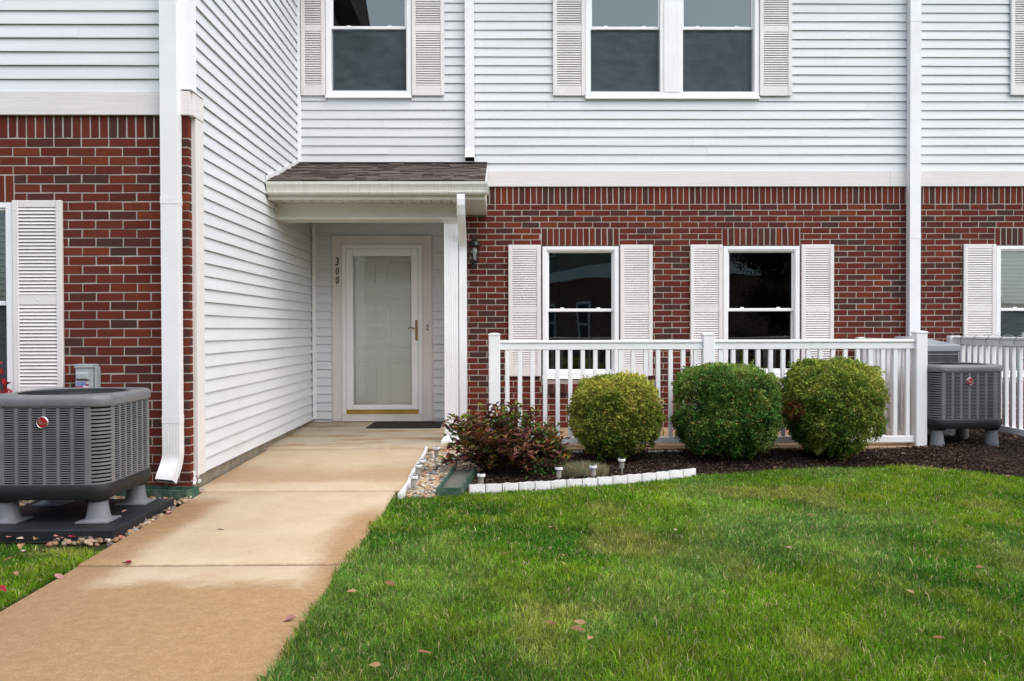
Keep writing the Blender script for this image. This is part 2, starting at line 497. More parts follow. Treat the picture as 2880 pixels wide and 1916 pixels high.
def text_mesh(txt, size, depth=.001, shear=0.0, bold=0.0):
    cu = bpy.data.curves.new('lettering', 'FONT'); cu.body = txt; cu.size = size; cu.extrude = depth; cu.shear = shear; cu.offset = size*bold
    cu.align_x = 'CENTER'; cu.align_y = 'CENTER'; cu.resolution_u = 3
    o = bpy.data.objects.new('lettering', cu); COL.objects.link(o)
    dg = bpy.context.evaluated_depsgraph_get(); dg.update()
    me = bpy.data.meshes.new_from_object(o.evaluated_get(dg)); bpy.data.objects.remove(o); bpy.data.curves.remove(cu)
    me.materials.clear(); return me
def copy_tree(o, parent=None):
    c = o.copy(); COL.objects.link(c); c.parent = parent
    WORLD[c.name] = WORLD.get(o.name, Vector((0, 0, 0)))
    for ch in [x for x in CH.get(o.name, [])] : copy_tree(ch, c)
    return c
CH = {}
def index_children():
    CH.clear()
    for o in bpy.data.objects:
        if o.parent: CH.setdefault(o.parent.name, []).append(o)

# ---------------------------------------------------------------- ground, walk, patio, beds
YB, YL, YD, XS = 9.82, 6.43, 10.48, -2.32        # brick faces, door wall, side wall
def zwalk(y):
    return float(np.interp(y, [2.0, 4.4, 6.4, 8.45, 10.5], [-.125, -.098, -.075, -.05, -.005]))
m = MB(); m.add([(-400, -300, -.26), (400, -300, -.26), (400, 600, -.26), (-400, 600, -.26)], [(0, 1, 2, 3)])
tag(m.build('ground', 'far_grass'), 'grassy ground reaching out around the townhouses', 'ground', kind='structure')

BED = [(-.76, 6.20), (-.50, 6.22), (-.26, 6.36), (.2, 6.46), (.7, 6.62), (1.2, 6.84), (1.64, 7.08), (2.2, 7.27), (2.9, 7.42), (3.6, 7.47), (3.95, 7.28), (4.25, 6.93), (4.6, 6.4), (5.2, 5.6)]
bedx, bedy = np.array([p[0] for p in BED]), np.array([p[1] for p in BED])
def bed_front(x): return np.interp(x, bedx, bedy)
def zbed(x, y):
    f = bed_front(np.minimum(x, 5.2)); t = np.clip((y-f)/np.maximum(8.34-f, .3), 0, 1)
    return -.125+.05*t+.04*np.clip((x-3.7)/.5, 0, 1)*np.clip((y-7.5)/.7, 0, 1)+.012*(vnoise(x+9, y+9, 2.2, 40)-.5)
# lawn soil sheets
m = MB(); N = 40
xs = np.linspace(-.87, 5.2, N)
V = [(x, 1.2, -.137) for x in xs]+[(x, float(bed_front(x))+.03, -.125) for x in xs]
m.add(V, [(i, i+1, N+i+1, N+i) for i in range(N-1)])
m.add([(5.2, 1.2, -.135), (9, 1.2, -.135), (9, 6.2, -.13), (5.2, 5.6, -.13)], [(0, 1, 2, 3)])
tag(m.build('lawn', 'lawn_soil'), 'front lawn right of the concrete walkway', 'lawn', kind='structure')
m = MB(); m.add([(-7, 1.2, -.13), (-2.2, 1.2, -.13), (-2.2, 4.96, -.11), (-7, 4.96, -.11)], [(0, 1, 2, 3)])
tag(m.build('lawn', 'lawn_soil'), 'small lawn patch left of the concrete walkway', 'lawn', kind='structure')
# mulch bed
m = MB(); xs = np.linspace(-.26, 7.5, 60)
V = []
for t in np.linspace(0, 1, 13):
    for x in xs:
        f = float(bed_front(x)) if x < 5.2 else 5.6
        y = f+(8.36-f)*t if x < 4.3 else f+(9.84-f)*t
        V.append((x, y, float(zbed(x, y))-.008))
n = len(xs)
m.add(V, [(k*n+i, k*n+i+1, (k+1)*n+i+1, (k+1)*n+i) for k in range(12) for i in range(n-1)])
tag(m.build('mulch_bed', 'mulch_soil', smooth=True), 'dark mulch planting bed in front of the white fence', 'mulch bed', kind='structure')
m = MB(); m.add([(-.73, 6.2, -.12), (-.2, 6.2, -.12), (-.2, 8.36, -.09), (-.73, 8.4, -.09)], [(0, 1, 2, 3)])
tag(m.build('gravel_bed', 'gravel_soil'), 'pebble strip between the walkway and the reddish shrub', 'gravel bed', kind='structure')
m = MB(); m.add([(-7, 4.94, -.10), (-2.2, 4.94, -.10), (-2.3, 6.5, -.085), (-7, 6.5, -.085)], [(0, 1, 2, 3)])
tag(m.build('gravel_bed', 'gravel_soil'), 'pebble bed around the large grey air conditioner', 'gravel bed', kind='structure')

# walkway slabs
wk = tag(link('walkway', None), 'tan concrete walkway leading to the front door', 'walkway', kind='structure')
def slab(y0, y1, x0, x1, lip=.026):
    m = MB(); n = 14; rows = []
    ys = [y0, y0+lip]+list(np.linspace(y0+lip, y1-lip, n)[1:-1])+[y1-lip, y1]
    V = []
    xs = [x0, x0+.015, (x0+x1)/2, x1-.015, x1]
    for j, y in enumerate(ys):
        for i, x in enumerate(xs):
            d = .014 if j in (0, len(ys)-1) else 0
            e = .008 if i in (0, len(xs)-1) else 0
            V.append((x, y, zwalk(y)-max(d, e)))
    a = len(xs); Fc = [(j*a+i, j*a+i+1, (j+1)*a+i+1, (j+1)*a+i) for j in range(len(ys)-1) for i in range(a-1)]
    m.add(V, Fc)
    for j, y in ((0, y0), (len(ys)-1, y1)):
        b = [(x, y, zwalk(y)-.12) for x in xs]; t = V[j*a:(j+1)*a]
        m.add(t+b, [(i, i+1, a+i+1, a+i) for i in range(a-1)])
    for i in (0, a-1):
        t = [V[j*a+i] for j in range(len(ys))]; b = [(p[0], p[1], p[2]-.12) for p in t]; k = len(t)
        m.add(t+b, [(j, j+1, k+j+1, k+j) for j in range(k-1)])
    return m.build('slab', 'walk_concrete', wk, True)
slab(2.555, 4.432, -2.2, -.825); slab(1.0, 2.543, -2.2, -.835); slab(4.446, 6.342, -2.215, -.785)
slab(6.357, 8.432, -2.30, -.745)
# porch and patio slab
pt = tag(link('porch_slab', None), 'concrete porch and patio slab along the facade', 'porch', kind='structure')
slab_o = slab(8.445, 10.52, -2.34, -.56); slab_o.parent = pt
m = MB()
zz = [(8.345, -.052), (8.36, -.045), (9.85, -.02)]
for (ya, za), (yb, zb) in zip(zz[:-1], zz[1:]):
    m.add([(-.56, ya, za), (4.22, ya, za), (4.22, yb, zb), (-.56, yb, zb)], [(0, 1, 2, 3)])
m.add([(-.56, 8.345, -.052), (4.22, 8.345, -.052), (4.22, 8.345, -.2), (-.56, 8.345, -.2)], [(0, 3, 2, 1)])
m.add([(4.22, 8.345, -.052), (4.22, 9.85, -.02), (4.22, 9.85, -.2), (4.22, 8.345, -.2)], [(0, 3, 2, 1)])
m.add([(-.56, 8.345, -.052), (-.56, 8.46, -.052), (-.56, 8.46, -.2), (-.56, 8.345, -.2)], [(0, 1, 2, 3)])
m.build('slab', 'patio_concrete', pt)

# ---------------------------------------------------------------- houses
HL = thing('townhouse', 'nearest townhouse at the left, its white sided side wall running back to the porch', 'townhouse', (-4.5, 8.0, -.1))
HM = thing('townhouse', 'middle townhouse with the number 300 door and two dark ground floor windows', 'townhouse', (1.2, 11.5, -.1))
HR = thing('townhouse', 'townhouse at the right edge, beyond the tall white downspout', 'townhouse', (7.0, 11.5, -.1))

# bricks -------------------------------------------------------
BLEN, BHT, CRS = .1932, .0575, .0677
def brick_mesh(seed, L=BLEN, H=BHT):
    r = random.Random(seed); j = lambda a: r.uniform(-a, a)
    V = []
    for (d, y) in ((.0018, 0), (0, .003), (0, .024)):
        for sx, sz in ((-1, -1), (1, -1), (1, 1), (-1, 1)):
            V.append((sx*(L/2-d)+j(.0024), y+(j(.0012) if y == 0 else 0), sz*(H/2-d)+j(.0019)))
    Fc = [(0, 1, 2, 3)]
    for k in (0, 4):
        for i in range(4):
            a = (i+1) % 4; Fc.append((k+i, k+4+i, k+4+a, k+a))
    return MB().add(V, Fc)
BM = [brick_mesh(i) for i in range(7)]
BMESH = [b.mesh('brick', 'brick') for b in BM]
def rects_minus(x0, x1, cuts):
    segs = [(x0, x1)]
    for a, b in cuts:
        out = []
        for s, e in segs:
            if b <= s or a >= e: out.append((s, e)); continue
            if s < a: out.append((s, a))
            if e > b: out.append((b, e))
        segs = out
    return segs
def brick_layout(x0, x1, phase, openings, lintels, ztop=2.757):
    """list of (cx, cz, length, height, upright)"""
    out = []
    n = int((x1-x0)/CRS)+2
    k0 = math.floor((x0-phase)/CRS)
    for k in range(k0, k0+n+1):
        a, b = max(x0, phase+k*CRS+.0065), min(x1, phase+(k+1)*CRS-.0065)
        if b-a > .012: out.append(((a+b)/2, 2.562+.097, BLEN, b-a, True))
    for (a, b, zb) in lintels:
        nn = max(1, round((b-a)/CRS)); st = (b-a)/nn
        for k in range(nn): out.append((a+(k+.5)*st, zb+.0985, BLEN+.002, min(BHT, st-.0125), True))
    for row in range(39):
        zt = 2.552-row*CRS; zc = zt-BHT/2
        cuts = [(a-.004, b+.004) for a, b, z0, z1 in openings if zc > z0 and zc < z1]+[(a-.005, b+.005) for a, b, zb in lintels if zb-.01 < zc < zb+.2]
        st = phase+(0 if row % 2 == 0 else .1017)
        k = math.floor((x0-st)/.2034)
        for s, e in rects_minus(x0, x1, cuts):
            kk = math.floor((s-st)/.2034)
            while st+kk*.2034 < e:
                a = max(s, st+kk*.2034+.0051); b = min(e, st+(kk+1)*.2034-.0051)
                if b-a > .018: out.append(((a+b)/2, zc, b-a, BHT, False))
                kk += 1
    return out
def lay_bricks(wall, layout, Y, limit=300):
    lay = sorted(layout, key=lambda b: (b[0])**2+(b[1]-1.7)**2*1.5+(4 if b[1] < 1.0 else 0))
    for i, (cx, cz, L, H, up) in enumerate(lay[:limit]):
        dy = random.uniform(-.0015, .0015)
        link('brick', BMESH[random.randrange(7)], wall, (cx, Y+dy, cz+random.uniform(-.0012, .0012)),
             (random.uniform(-.006, .006), (math.pi/2 if up else 0)+random.uniform(-.004, .004), random.uniform(-.005, .005)), (L/BLEN, 1, H/BHT))
    rest = lay[limit:]
    if rest:
        m = MB()
        for cx, cz, L, H, up in rest:
            b = BM[random.randrange(7)]; sx = L/BLEN; sz = H/BHT; dy = random.uniform(-.0015, .0015)
            if up: vs = [(cx+z*sz, Y+y+dy, cz-x*sx) for x, y, z in b.v]
            else: vs = [(cx+x*sx, Y+y+dy, cz+z*sz) for x, y, z in b.v]
            m.add(vs, b.f)
        o = m.build('brick_courses', 'brick_mass', wall); o['kind'] = 'stuff'
def holes_wall(name, mat, parent, x0, x1, z0, z1, Y, holes, depth=.16):
    xs = sorted({x0, x1, *[h[0] for h in holes], *[h[1] for h in holes]}); zs = sorted({z0, z1, *[h[2] for h in holes], *[h[3] for h in holes]})
    xs = [x for x in xs if x0 <= x <= x1]; zs = [z for z in zs if z0 <= z <= z1]
    m = MB()
    for a, b in zip(xs[:-1], xs[1:]):
        for c, d in zip(zs[:-1], zs[1:]):
            mx, mz = (a+b)/2, (c+d)/2
            if any(h[0] < mx < h[1] and h[2] < mz < h[3] for h in holes): continue
            m.add([(a, Y, c), (b, Y, c), (b, Y, d), (a, Y, d)], [(0, 1, 2, 3)])
    for a, b, c, d in holes:
        a, b, c, d = max(a, x0), min(b, x1), max(c, z0), min(d, z1)
        m.add([(a, Y, c), (b, Y, c), (b, Y, d), (a, Y, d), (a, Y+depth, c), (b, Y+depth, c), (b, Y+depth, d), (a, Y+depth, d)],
              [(0, 4, 5, 1), (1, 5, 6, 2), (2, 6, 7, 3), (3, 7, 4, 0)])
    return m.build(name, mat, parent)

# lap siding ---------------------------------------------------
EXP = .1016
def plank(a, b, z, top=None, frame=None, d0=0.0):
    """one lap board in wall space: u from a to b, z up, d outwards"""
    h = EXP+.006 if top is None else min(EXP+.006, top-z)
    j = random.uniform(-.0012, .0012)
    prof = [(d0, z), (d0+.005, z+.0045), (d0+.0205+j, z), (d0+.0195+j, z+.012)]+([(d0+.0055, z+EXP-.004), (d0-.001, z+EXP-.004), (d0-.001, z+h)] if h > EXP else [(d0+.0045, z+h), (d0-.001, z+h)])
    n = max(2, int((b-a)/.6)+1); rings = []
    ph = random.uniform(0, 6)
    for i in range(n):
        u = a+(b-a)*i/(n-1); wv = .0016*math.sin(u*2.1+ph)+.001*math.sin(u*5.3+ph*2)
        rings.append([frame(u, d+(wv if d > d0+.01 else 0), zz_+(wv*.6 if d > d0+.01 else 0)) for d, zz_ in prof])
    return MB().loft(rings)
def siding(wall, u0, u1, z0, z1, frame, holes, zph=0.0, seam=3.66, cuts_fn=None):
    z = z0; row = 0
    while z < z1-.012:
        zm = z+EXP/2
        cuts = [(h[0], h[1]) for h in holes if h[2] < zm < h[3]]
        a0, a1 = (u0, u1) if cuts_fn is None else cuts_fn(zm, u0, u1)
        if a1-a0 > .03:
            for s, e in rects_minus(a0, a1, cuts):
                p = s; off = random.uniform(.6, seam)
                while p < e-.01:
                    q = min(e, p+off)
                    if e-q < .4: q = e
                    plank(p, q-(.0012 if q < e else 0), z, z1, frame, random.uniform(0, .0006)).build('siding_plank', 'siding', wall)
                    p = q; off = seam
        z += EXP; row += 1
fr_front = lambda Y: (lambda u, d, z: (u, Y-d, z))
fr_side = lambda X: (lambda u, d, z: (X+d, u, z))

# windows, shutters --------------------------------------------
SLAT = MB().add([(-.5, .006, -.0055), (.5, .006, -.0055), (.5, -.010, -.0085), (-.5, -.010, -.0085), (-.5, .009, .0105), (.5, .009, .0105), (.5, .004, .0125), (-.5, .004, .0125)],
    [(0, 1, 2, 3), (3, 2, 6, 7), (7, 6, 5, 4), (4, 5, 1, 0), (0, 3, 7, 4), (1, 5, 6, 2)]).mesh('slat', 'shutter')
def shutter(house, x0, x1, z0, z1, Y, thick=.034):
    m = MB(); sw = .045; y0, y1 = Y-thick, Y-.004
    zm = z0+.765
    m.box(x0, x0+sw, y0, y1, z0, z1, .004); m.box(x1-sw, x1, y0, y1, z0, z1, .004)
    m.box(x0+sw, x1-sw, y0+.004, y1, z0, z0+.115, .003); m.box(x0+sw, x1-sw, y0+.004, y1, zm-.037, zm+.037, .003); m.box(x0+sw, x1-sw, y0+.004, y1, z1-.052, z1, .003)
    m.add([(x0+sw, y1-.003, z0), (x1-sw, y1-.003, z0), (x1-sw, y1-.003, z1), (x0+sw, y1-.003, z1)], [(0, 1, 2, 3)])
    for px, pz in ((x0+sw*.45, z0+.06), (x1-sw*.45, z0+.06), (x0+sw*.45, z1-.07), (x1-sw*.45, z1-.07), ((x0+x1)/2, zm)):
        m.lathe([(.006, 0), (.0045, -.004)], (px, y0+(.004 if abs(px-(x0+x1)/2) < .01 else 0), pz), 8, 'y')
    o = m.build('shutter', 'shutter', house)
    for a, b in ((z0+.115, zm-.037), (zm+.037, z1-.052)):
        n = int(round((b-a)/.0262)); st = (b-a)/n
        for k in range(n):
            link('slat', SLAT, o, ((x0+x1)/2, y0+.012, a+(k+.5)*st), (random.uniform(-.02, .02), 0, 0), (x1-x0-2*sw, 1, st/.0262))
    return o
def room(house, x0, x1, z0, z1, Y, depth=1.6):
    m = MB(); e = .35
    a, b, c, d, y0, y1 = x0-.02, x1+.02, z0-.02, z1+.02, Y+.165, Y+depth
    A, B, C_, D_ = x0-e, x1+e, z0-e, z1+e
    V = [(A, y0, C_), (B, y0, C_), (B, y0, D_), (A, y0, D_), (A, y1, C_), (B, y1, C_), (B, y1, D_), (A, y1, D_)]
    m.add(V, [(4, 5, 6, 7), (0, 1, 5, 4), (1, 2, 6, 5), (2, 3, 7, 6), (3, 0, 4, 7)])
    # wall surround inside
    m.add([(A, y0, C_), (B, y0, C_), (B, y0, D_), (A, y0, D_), (a, y0, c), (b, y0, c), (b, y0, d), (a, y0, d)],
          [(0, 1, 5, 4), (1, 2, 6, 5), (2, 3, 7, 6), (3, 0, 4, 7)])
    return m.build('room', 'room', house)
def window(house, x0, x1, z0, z1, Y, zr, sill=.065, scr=False, blind=False, latch=True, dbl=None, proud=.02):
    """double-hung vinyl window; zr = centre of the meeting rail"""
    m = MB(); fw = .05
    m.ring(x0, x1, z0, z1, Y-proud, Y+.10, fw, fw, sill, .04)
    m.ring(x0+fw*.55, x1-fw*.55, z0+sill*.5, z1-.022, Y-proud+.012, Y+.10, fw*.62, fw*.62, sill*.62, .035)
    m.prism_x([(Y-proud-.022, z0-.002), (Y-proud-.018, z0+.018), (Y-proud+.002, z0+.03), (Y-proud+.002, z0-.002)], x0-.004, x1+.004)
    secs = [(x0, x1)]
    if dbl:
        secs = [(x0, dbl[0]), (dbl[1], x1)]
        m.box(dbl[0]-fw*.6, dbl[1]+fw*.6, Y-proud+.006, Y+.1, z0+sill, z1-.04, .004)
        m.box(dbl[0]+.012, dbl[1]-.012, Y-proud-.004, Y+.1, z0+sill, z1-.04, .003)
    o = m.build('window', 'vinyl', house)
    for i, (a, b) in enumerate(secs):
        ia = a+(fw if (i == 0 or not dbl) else .0)+.002; ib = b-(fw if (not dbl or i == 1) else .0)-.002
        if dbl and i == 1: ia = a+.006+fw*.3
        if dbl and i == 0: ib = b-.006-fw*.3
        zb, zt = z0+sill+.004, z1-.045
        sw = .026
        us = MB().ring(ia, ib, zr-.016, zt, Y+.022, Y+.055, sw, sw, .034, sw, .004).build('sash', 'vinyl', o)
        ls = MB().ring(ia, ib, zb, zr+.012, Y+.058, Y+.088, sw-.004, sw-.004, .036, .03, .004).build('sash', 'vinyl', o)
        MB().add([(ia+sw, Y+.038, zr), (ib-sw, Y+.038, zr), (ib-sw, Y+.038, zt-sw), (ia+sw, Y+.038, zt-sw)], [(0, 1, 2, 3)]).build('pane', 'glass', o)
        MB().add([(ia+sw, Y+.073, zb+.03), (ib-sw, Y+.073, zb+.03), (ib-sw, Y+.073, zr), (ia+sw, Y+.073, zr)], [(0, 1, 2, 3)]).build('pane', 'glass', o)
        if latch:
            for t in (.23, .77):
                px = ia+(ib-ia)*t
                MB().prism_x([(Y+.03, zr+.018), (Y+.03, zr+.026), (Y+.04, zr+.032), (Y+.05, zr+.018)], px-.02, px+.02).build('latch', 'vinyl', o)
        if scr:
            MB().add([(ia+.012, Y+.046, zb), (ib-.012, Y+.046, zb), (ib-.012, Y+.046, zr-.016), (ia+.012, Y+.046, zr-.016)], [(0, 1, 2, 3)]).build('insect_screen', 'screen', o)
        if blind:
            bm_ = MB(); zz_ = zb
            while zz_ < zt:
                bm_.add([(ia, Y+.118, zz_), (ib, Y+.118, zz_), (ib, Y+.152, zz_+.040), (ia, Y+.152, zz_+.040)], [(0, 1, 2, 3)]); zz_ += .046
            bm_.build('blind', 'blind', o)
    room(house, x0+.02, x1-.02, z0+.02, z1-.02, Y)
    return o
def fascia(house, x0, x1, z0, z1, Y, thick=.028):
    return MB().box(x0, x1, Y-thick, Y-.001, z0, z1, .003).build('fascia_board', 'trim', house)
def brick_sill(house, x0, x1, Y, zt=.552):
    n = max(1, round((x1-x0)/CRS)); st = (x1-x0)/n
    wallm = MB().box(x0-.001, x1+.001, Y-.022, Y+.07, zt-.165, zt-.012).build('brick_sill', 'mortar', house)
    for k in range(n):
        a = x0+k*st+.004; b = x0+(k+1)*st-.004; y0 = Y-.034
        MB().prism_x([(y0, zt-.165), (y0, zt-.066), (Y+.06, zt-.004), (Y+.06, zt-.165)], a, b).build('brick', 'brick', wallm)

def sweep(path, w, d, corr=True):
    """rectangular downspout along a path of (x, y, z); bends lie in a plane that keeps x sideways"""
    n = 6 if corr else 1
    prof = []
    for i in range(n+1):                      # front edge, corrugated
        t = -w/2+w*i/n
        prof.append((t, -d/2))
        if corr and i < n: prof += [(t+w/n*.35, -d/2), (t+w/n*.45, -d/2+.004), (t+w/n*.55, -d/2+.004), (t+w/n*.65, -d/2)]
    prof += [(w/2, d/2), (-w/2, d/2)]
    pts = [Vector(p) for p in path]; rings = []
    for i, p in enumerate(pts):
        t = (pts[min(i+1, len(pts)-1)]-pts[max(i-1, 0)]).normalized()
        X = Vector((1, 0, 0)); X = (X-t*X.dot(t)).normalized()
        nrm = t.cross(X)                        # points to -y for a path going down
        if nrm.y > 0 and abs(t.z) > .5: nrm = -nrm
        rings.append([tuple(p+X*a-nrm*b) for a, b in prof])
    return MB().loft(rings, False, False)
def downspout(house, path, w, d, bands=(), outlet=True, corr=False, lower=None):
    o = sweep(path, w, d, corr).build('downspout', 'white_metal', house)
    if lower:
        sweep(lower, w+.002, d+.002, True).build('lower_section', 'white_metal', o); path = lower
    p = path[0]
    for z, yc in bands:
        m = MB(); x = path[0][0]
        m.ring(x-w/2-.003, x+w/2+.003, 0, 1, 0, 1, .003) if False else None
        m.box(x-w/2-.0025, x+w/2+.0025, yc-d/2-.003, yc+d/2+.003, z-.0015, z+.0015)
        m.box(x-w/2-.002, x+w/2+.002, yc-d/2-.002, yc+d/2+.002, z+.0015, z+.05)
        m.lathe([(.004, 0), (.004, -.004)], (x, yc-d/2-.002, z+.03), 8, 'y')
        m.build('joint_band', 'white_metal', o)
    if outlet:
        a, b = Vector(path[-2]), Vector(path[-1]); t = (b-a).normalized(); X = Vector((1, 0, 0)); X = (X-t*X.dot(t)).normalized(); nn = t.cross(X)
        c = b-t*.012
        MB().add([tuple(c+X*sx*w*.47+nn*sy*d*.46) for sx, sy in ((-1, -1), (1, -1), (1, 1), (-1, 1))], [(0, 1, 2, 3)]).build('outlet', 'ac_core', o)
    return o
def arc(c, r, a0, a1, x, n=8, flip=1):
    return [(x, c[0]+flip*r*math.cos(a0+(a1-a0)*i/n), c[1]+r*math.sin(a0+(a1-a0)*i/n)) for i in range(n+1)]

# ---- left townhouse
wl = holes_wall('brick_wall', 'mortar', HL, -4.95, -2.337, -.2, 2.76, YL+.0045, [(-4.6, -3.628, .42, 2.084)])
MB().box(-2.40, -2.3355, YL+.006, YL+.075, -.2, 2.76).build('wall_return', 'mortar', HL)
lay = brick_layout(-3.9, -2.333, -3.5335, [(-4.6, -3.628, .39, 2.084)], [(-3.9, -3.628, 2.084)])
lay_bricks(wl, lay, YL)
for row in range(39):
    zc = 2.552-row*CRS-BHT/2
    MB().box(-2.352, -2.3315+random.uniform(-.001, .001), YL+.004, YL+.066, zc-BHT/2, zc+BHT/2, .003).build('brick', 'brick', wl)
MB().box(-2.352, -2.3315, YL+.004, YL+.066, 2.565, 2.72, .003).build('brick', 'brick', wl)
fascia(HL, -4.95, -2.305, 2.724, 2.90, YL)
MB().box(-2.345, -2.292, YL-.001, YL+.225, 2.7245, 2.899, .003).build('fascia_board', 'trim', HL)
MB().add([(-2.31, YL-.034, 2.902), (-2.285, YL-.034, 2.902), (-2.285, YL+.235, 2.902), (-2.31, YL+.235, 2.915)], [(0, 1, 2, 3)]).build('flashing', 'white_metal', HL)
MB().box(-2.345, -2.297, YL+.068, YL+.232, .015, 2.723, .003).build('corner_board', 'trim_upright', HL)
MB().prism_z([(-2.385, YL-.024), (-2.294, YL-.024), (-2.294, YL+.075), (-2.34, YL+.075), (-2.34, YL+.01), (-2.385, YL+.01)], 2.915, 5.55).build('corner_post', 'vinyl', HL)
su = MB().box(-5, -2.36, YL+.002, YL+.1, 2.76, 5.6).build('siding_wall', 'siding', HL)
siding(su, -4.95, -2.385, 2.892, 5.5, fr_front(YL+.002), [])
ss = MB().box(-2.44, -2.321, YL+.08, 10.6, .02, 5.6).build('siding_wall', 'siding', HL)
def side_cut(zm, a, b):
    lo = YL+.075 if zm > 2.91 else YL+.232
    return (lo, 9.79 if zm > 3.0 else 10.455)
siding(ss, 6.6, 10.46, .022, 5.5, fr_side(-2.321), [], cuts_fn=side_cut)
MB().box(-2.45, -2.338, YL+.05, 10.55, -.25, .0205).build('foundation', 'foundation', HL)
m = MB()
for i in range(14):
    a = random.uniform(0, 1); y = YL+.05+.16*random.random()*(1-a*.6); z = -.06+.1*a
    m.lathe([(.004, -.02), (.018, -.008), (.016, .008), (.004, .018)], (-2.334+random.uniform(-.006, .004), y, z), 6, 'z', a*6)
m.build('broken_mortar', 'edging_white', HL)
window(HL, -4.58, -3.632, .49, 2.075, YL, 1.325, scr=True, blind=True)
brick_sill(HL, -4.58, -3.63, YL, .50)
shutter(HL, -3.628, -3.262, .585, 2.09, YL)
xd = -2.437; yd = YL-.062
path = [(xd, yd, 5.5), (xd, yd, 2.0), (xd, yd, .20)]+[(xd-.0025*i, yd-.007*i*i*.35, .20-.026*i) for i in range(1, 6)]
path += [(xd-.016, path[-1][1]-.02, path[-1][2]-.028), (xd-.019, path[-1][1]-.034, path[-1][2]-.056)]
downspout(HL, path[:2]+[(xd, yd, .43)], .124, .092, [(2.055, yd), (.438, yd)], lower=[(xd, yd, .44)]+path[2:])
# roof with eaves
def eave_roof(house, x0, x1, Y, over, z=5.55):
    m = MB(); ye = Y-over
    m.prism_x([(ye, z), (ye, z+.18), (Y+4.5, z+2.4), (Y+9, z+.18), (Y+9, z)], x0, x1)
    return m.build('roof', 'shingle', house)
eave_roof(HL, -9, -2.0, YL, .35)
# hidden sides keep the houses solid from other viewpoints
MB().box(-4.95, -4.93, YL+.05, 10.5, -.2, 5.6).build('side_wall', 'siding', HL)

# ---- middle townhouse
wm = holes_wall('brick_wall', 'mortar', HM, -.438, 4.78, -.2, 2.76, YB+.0045, [(.471, 1.369, .40, 2.084), (2.557, 3.458, .40, 2.084)])
lay = brick_layout(-.436, 4.78, -.057, [(.469, 1.371, .387, 2.084), (2.555, 3.46, .387, 2.084)], [(.471, 1.369, 2.084), (2.557, 3.458, 2.084)])
lay_bricks(wm, lay, YB)
MB().box(-.452, -.437, YB+.001, YD+.02, -.1, 2.76).build('recess_side', 'trim_upright', HM)
for a, b in ((.471, 1.369), (2.557, 3.458)):
    brick_sill(HM, a, b, YB)
window(HM, .482, 1.360, .552, 2.072, YB, 1.34)
window(HM, 2.566, 3.450, .552, 2.072, YB, 1.34)
for a, b in ((.09, .462), (1.376, 1.748), (2.184, 2.556), (3.468, 3.842)): shutter(HM, a, b, .582, 2.09, YB)
fascia(HM, -.16, 4.489, 2.757, 2.938, YB); fascia(HM, 4.4905, 4.79, 2.757, 2.938, YB)
UH = [(-1.97, -1.02, 3.78, 5.41), (.99, 2.96, 3.78, 5.41)]
sm = holes_wall('siding_wall', 'siding', HM, -2.45, 4.78, 2.76, 5.6, YB-.001, UH)
siding(sm, -2.272, 4.78, 2.922, 5.5, fr_front(YB-.002), [(-1.982, -1.01, 3.765, 5.42), (.981, 2.971, 3.755, 5.42)])
MB().box(-2.312, -2.27, YB-.045, YB-.004, 3.02, 5.5, .004).build('corner_post', 'vinyl', HM)
window(HM, -1.982, -1.01, 3.765, 5.42, YB-.012, 4.578, sill=.075, scr=True, proud=.026)
window(HM, .981, 2.971, 3.757, 5.42, YB-.012, 4.578, sill=.075, scr=True, dbl=(1.865, 2.068), proud=.026)
for a, b in ((-2.262, -1.988), (-1.004, -.632), (.606, .977), (2.975, 3.347)): shutter(HM, a, b, 3.79, 5.30, YB-.02)
eave_roof(HM, -1.99, 4.78, YB, .3)
yu = YB-.068
path = [(-.344, yu, 5.5), (-.344, yu, 4.0), (-.344, yu, 3.19), (-.344, yu-.012, 3.13), (-.344, yu-.04, 3.075), (-.344, yu-.06, 3.045)]
downspout(HM, path, .104, .078, [(3.47, yu)])
yr = YB-.07
downspout(HM, [(4.742, yr, 5.5), (4.742, yr, 3.0), (4.742, yr, .12), (4.742, yr-.02, .05), (4.742, yr-.09, -.01)], .124, .092, [(4.62, yr), (2.15, yr)])

# recess, door
dw = holes_wall('siding_wall', 'siding', HM, -2.45, -.44, -.1, 2.76, YD+.002, [(-1.93, -.96, .0, 2.15)])
siding(dw, -2.262, -.453, .03, 2.75, fr_front(YD+.001), [(-2.06, -.834, -.1, 2.28)])
MB().box(-2.30, -2.258, YD-.04, YD-.002, .03, 2.6, .004).build('corner_post', 'vinyl', HM)
m = MB(); y0 = YD-.034
m.box(-2.055, -1.935, y0, YD+.02, 0.001, 2.274, .004); m.box(-.959, -.839, y0, YD+.02, 0.001, 2.274, .004); m.box(-1.935, -.959, y0+.001, YD+.02, 2.154, 2.274, .004)
m.ring(-2.068, -.826, 0.0, 2.288, y0+.012, YD+.018, .016)
m.ring(-1.95, -.944, .001, 2.17, y0-.008, YD+.03, .014)
m.box(-1.936, -.958, y0+.004, YD+.03, .001, .086, .004)
dc = m.build('door_casing', 'casing', HM)
st = MB(); y0 = YD-.026
st.ring(-1.9345, -.9595, .0875, 2.1525, y0-.006, YD+.012, .047)
st.ring(-1.886, -1.008, .142, 2.11, y0-.014, YD+.008, .082, .082, .055, .082, .006)
st.ring(-1.812, -1.079, .19, 2.036, y0-.009, YD+.004, .012, c=.003)
sdoor = st.build('storm_door', 'door_metal', HM)
MB().add([(-1.806, YD-.018, .196), (-1.085, YD-.018, .196), (-1.085, YD-.018, 2.03), (-1.806, YD-.018, 2.03)], [(0, 1, 2, 3)]).build('pane', 'door_glass', sdoor)
MB().box(-1.888, -1.006, y0-.013, YD, .094, .141, .004).build('door_sweep', 'brass', sdoor)
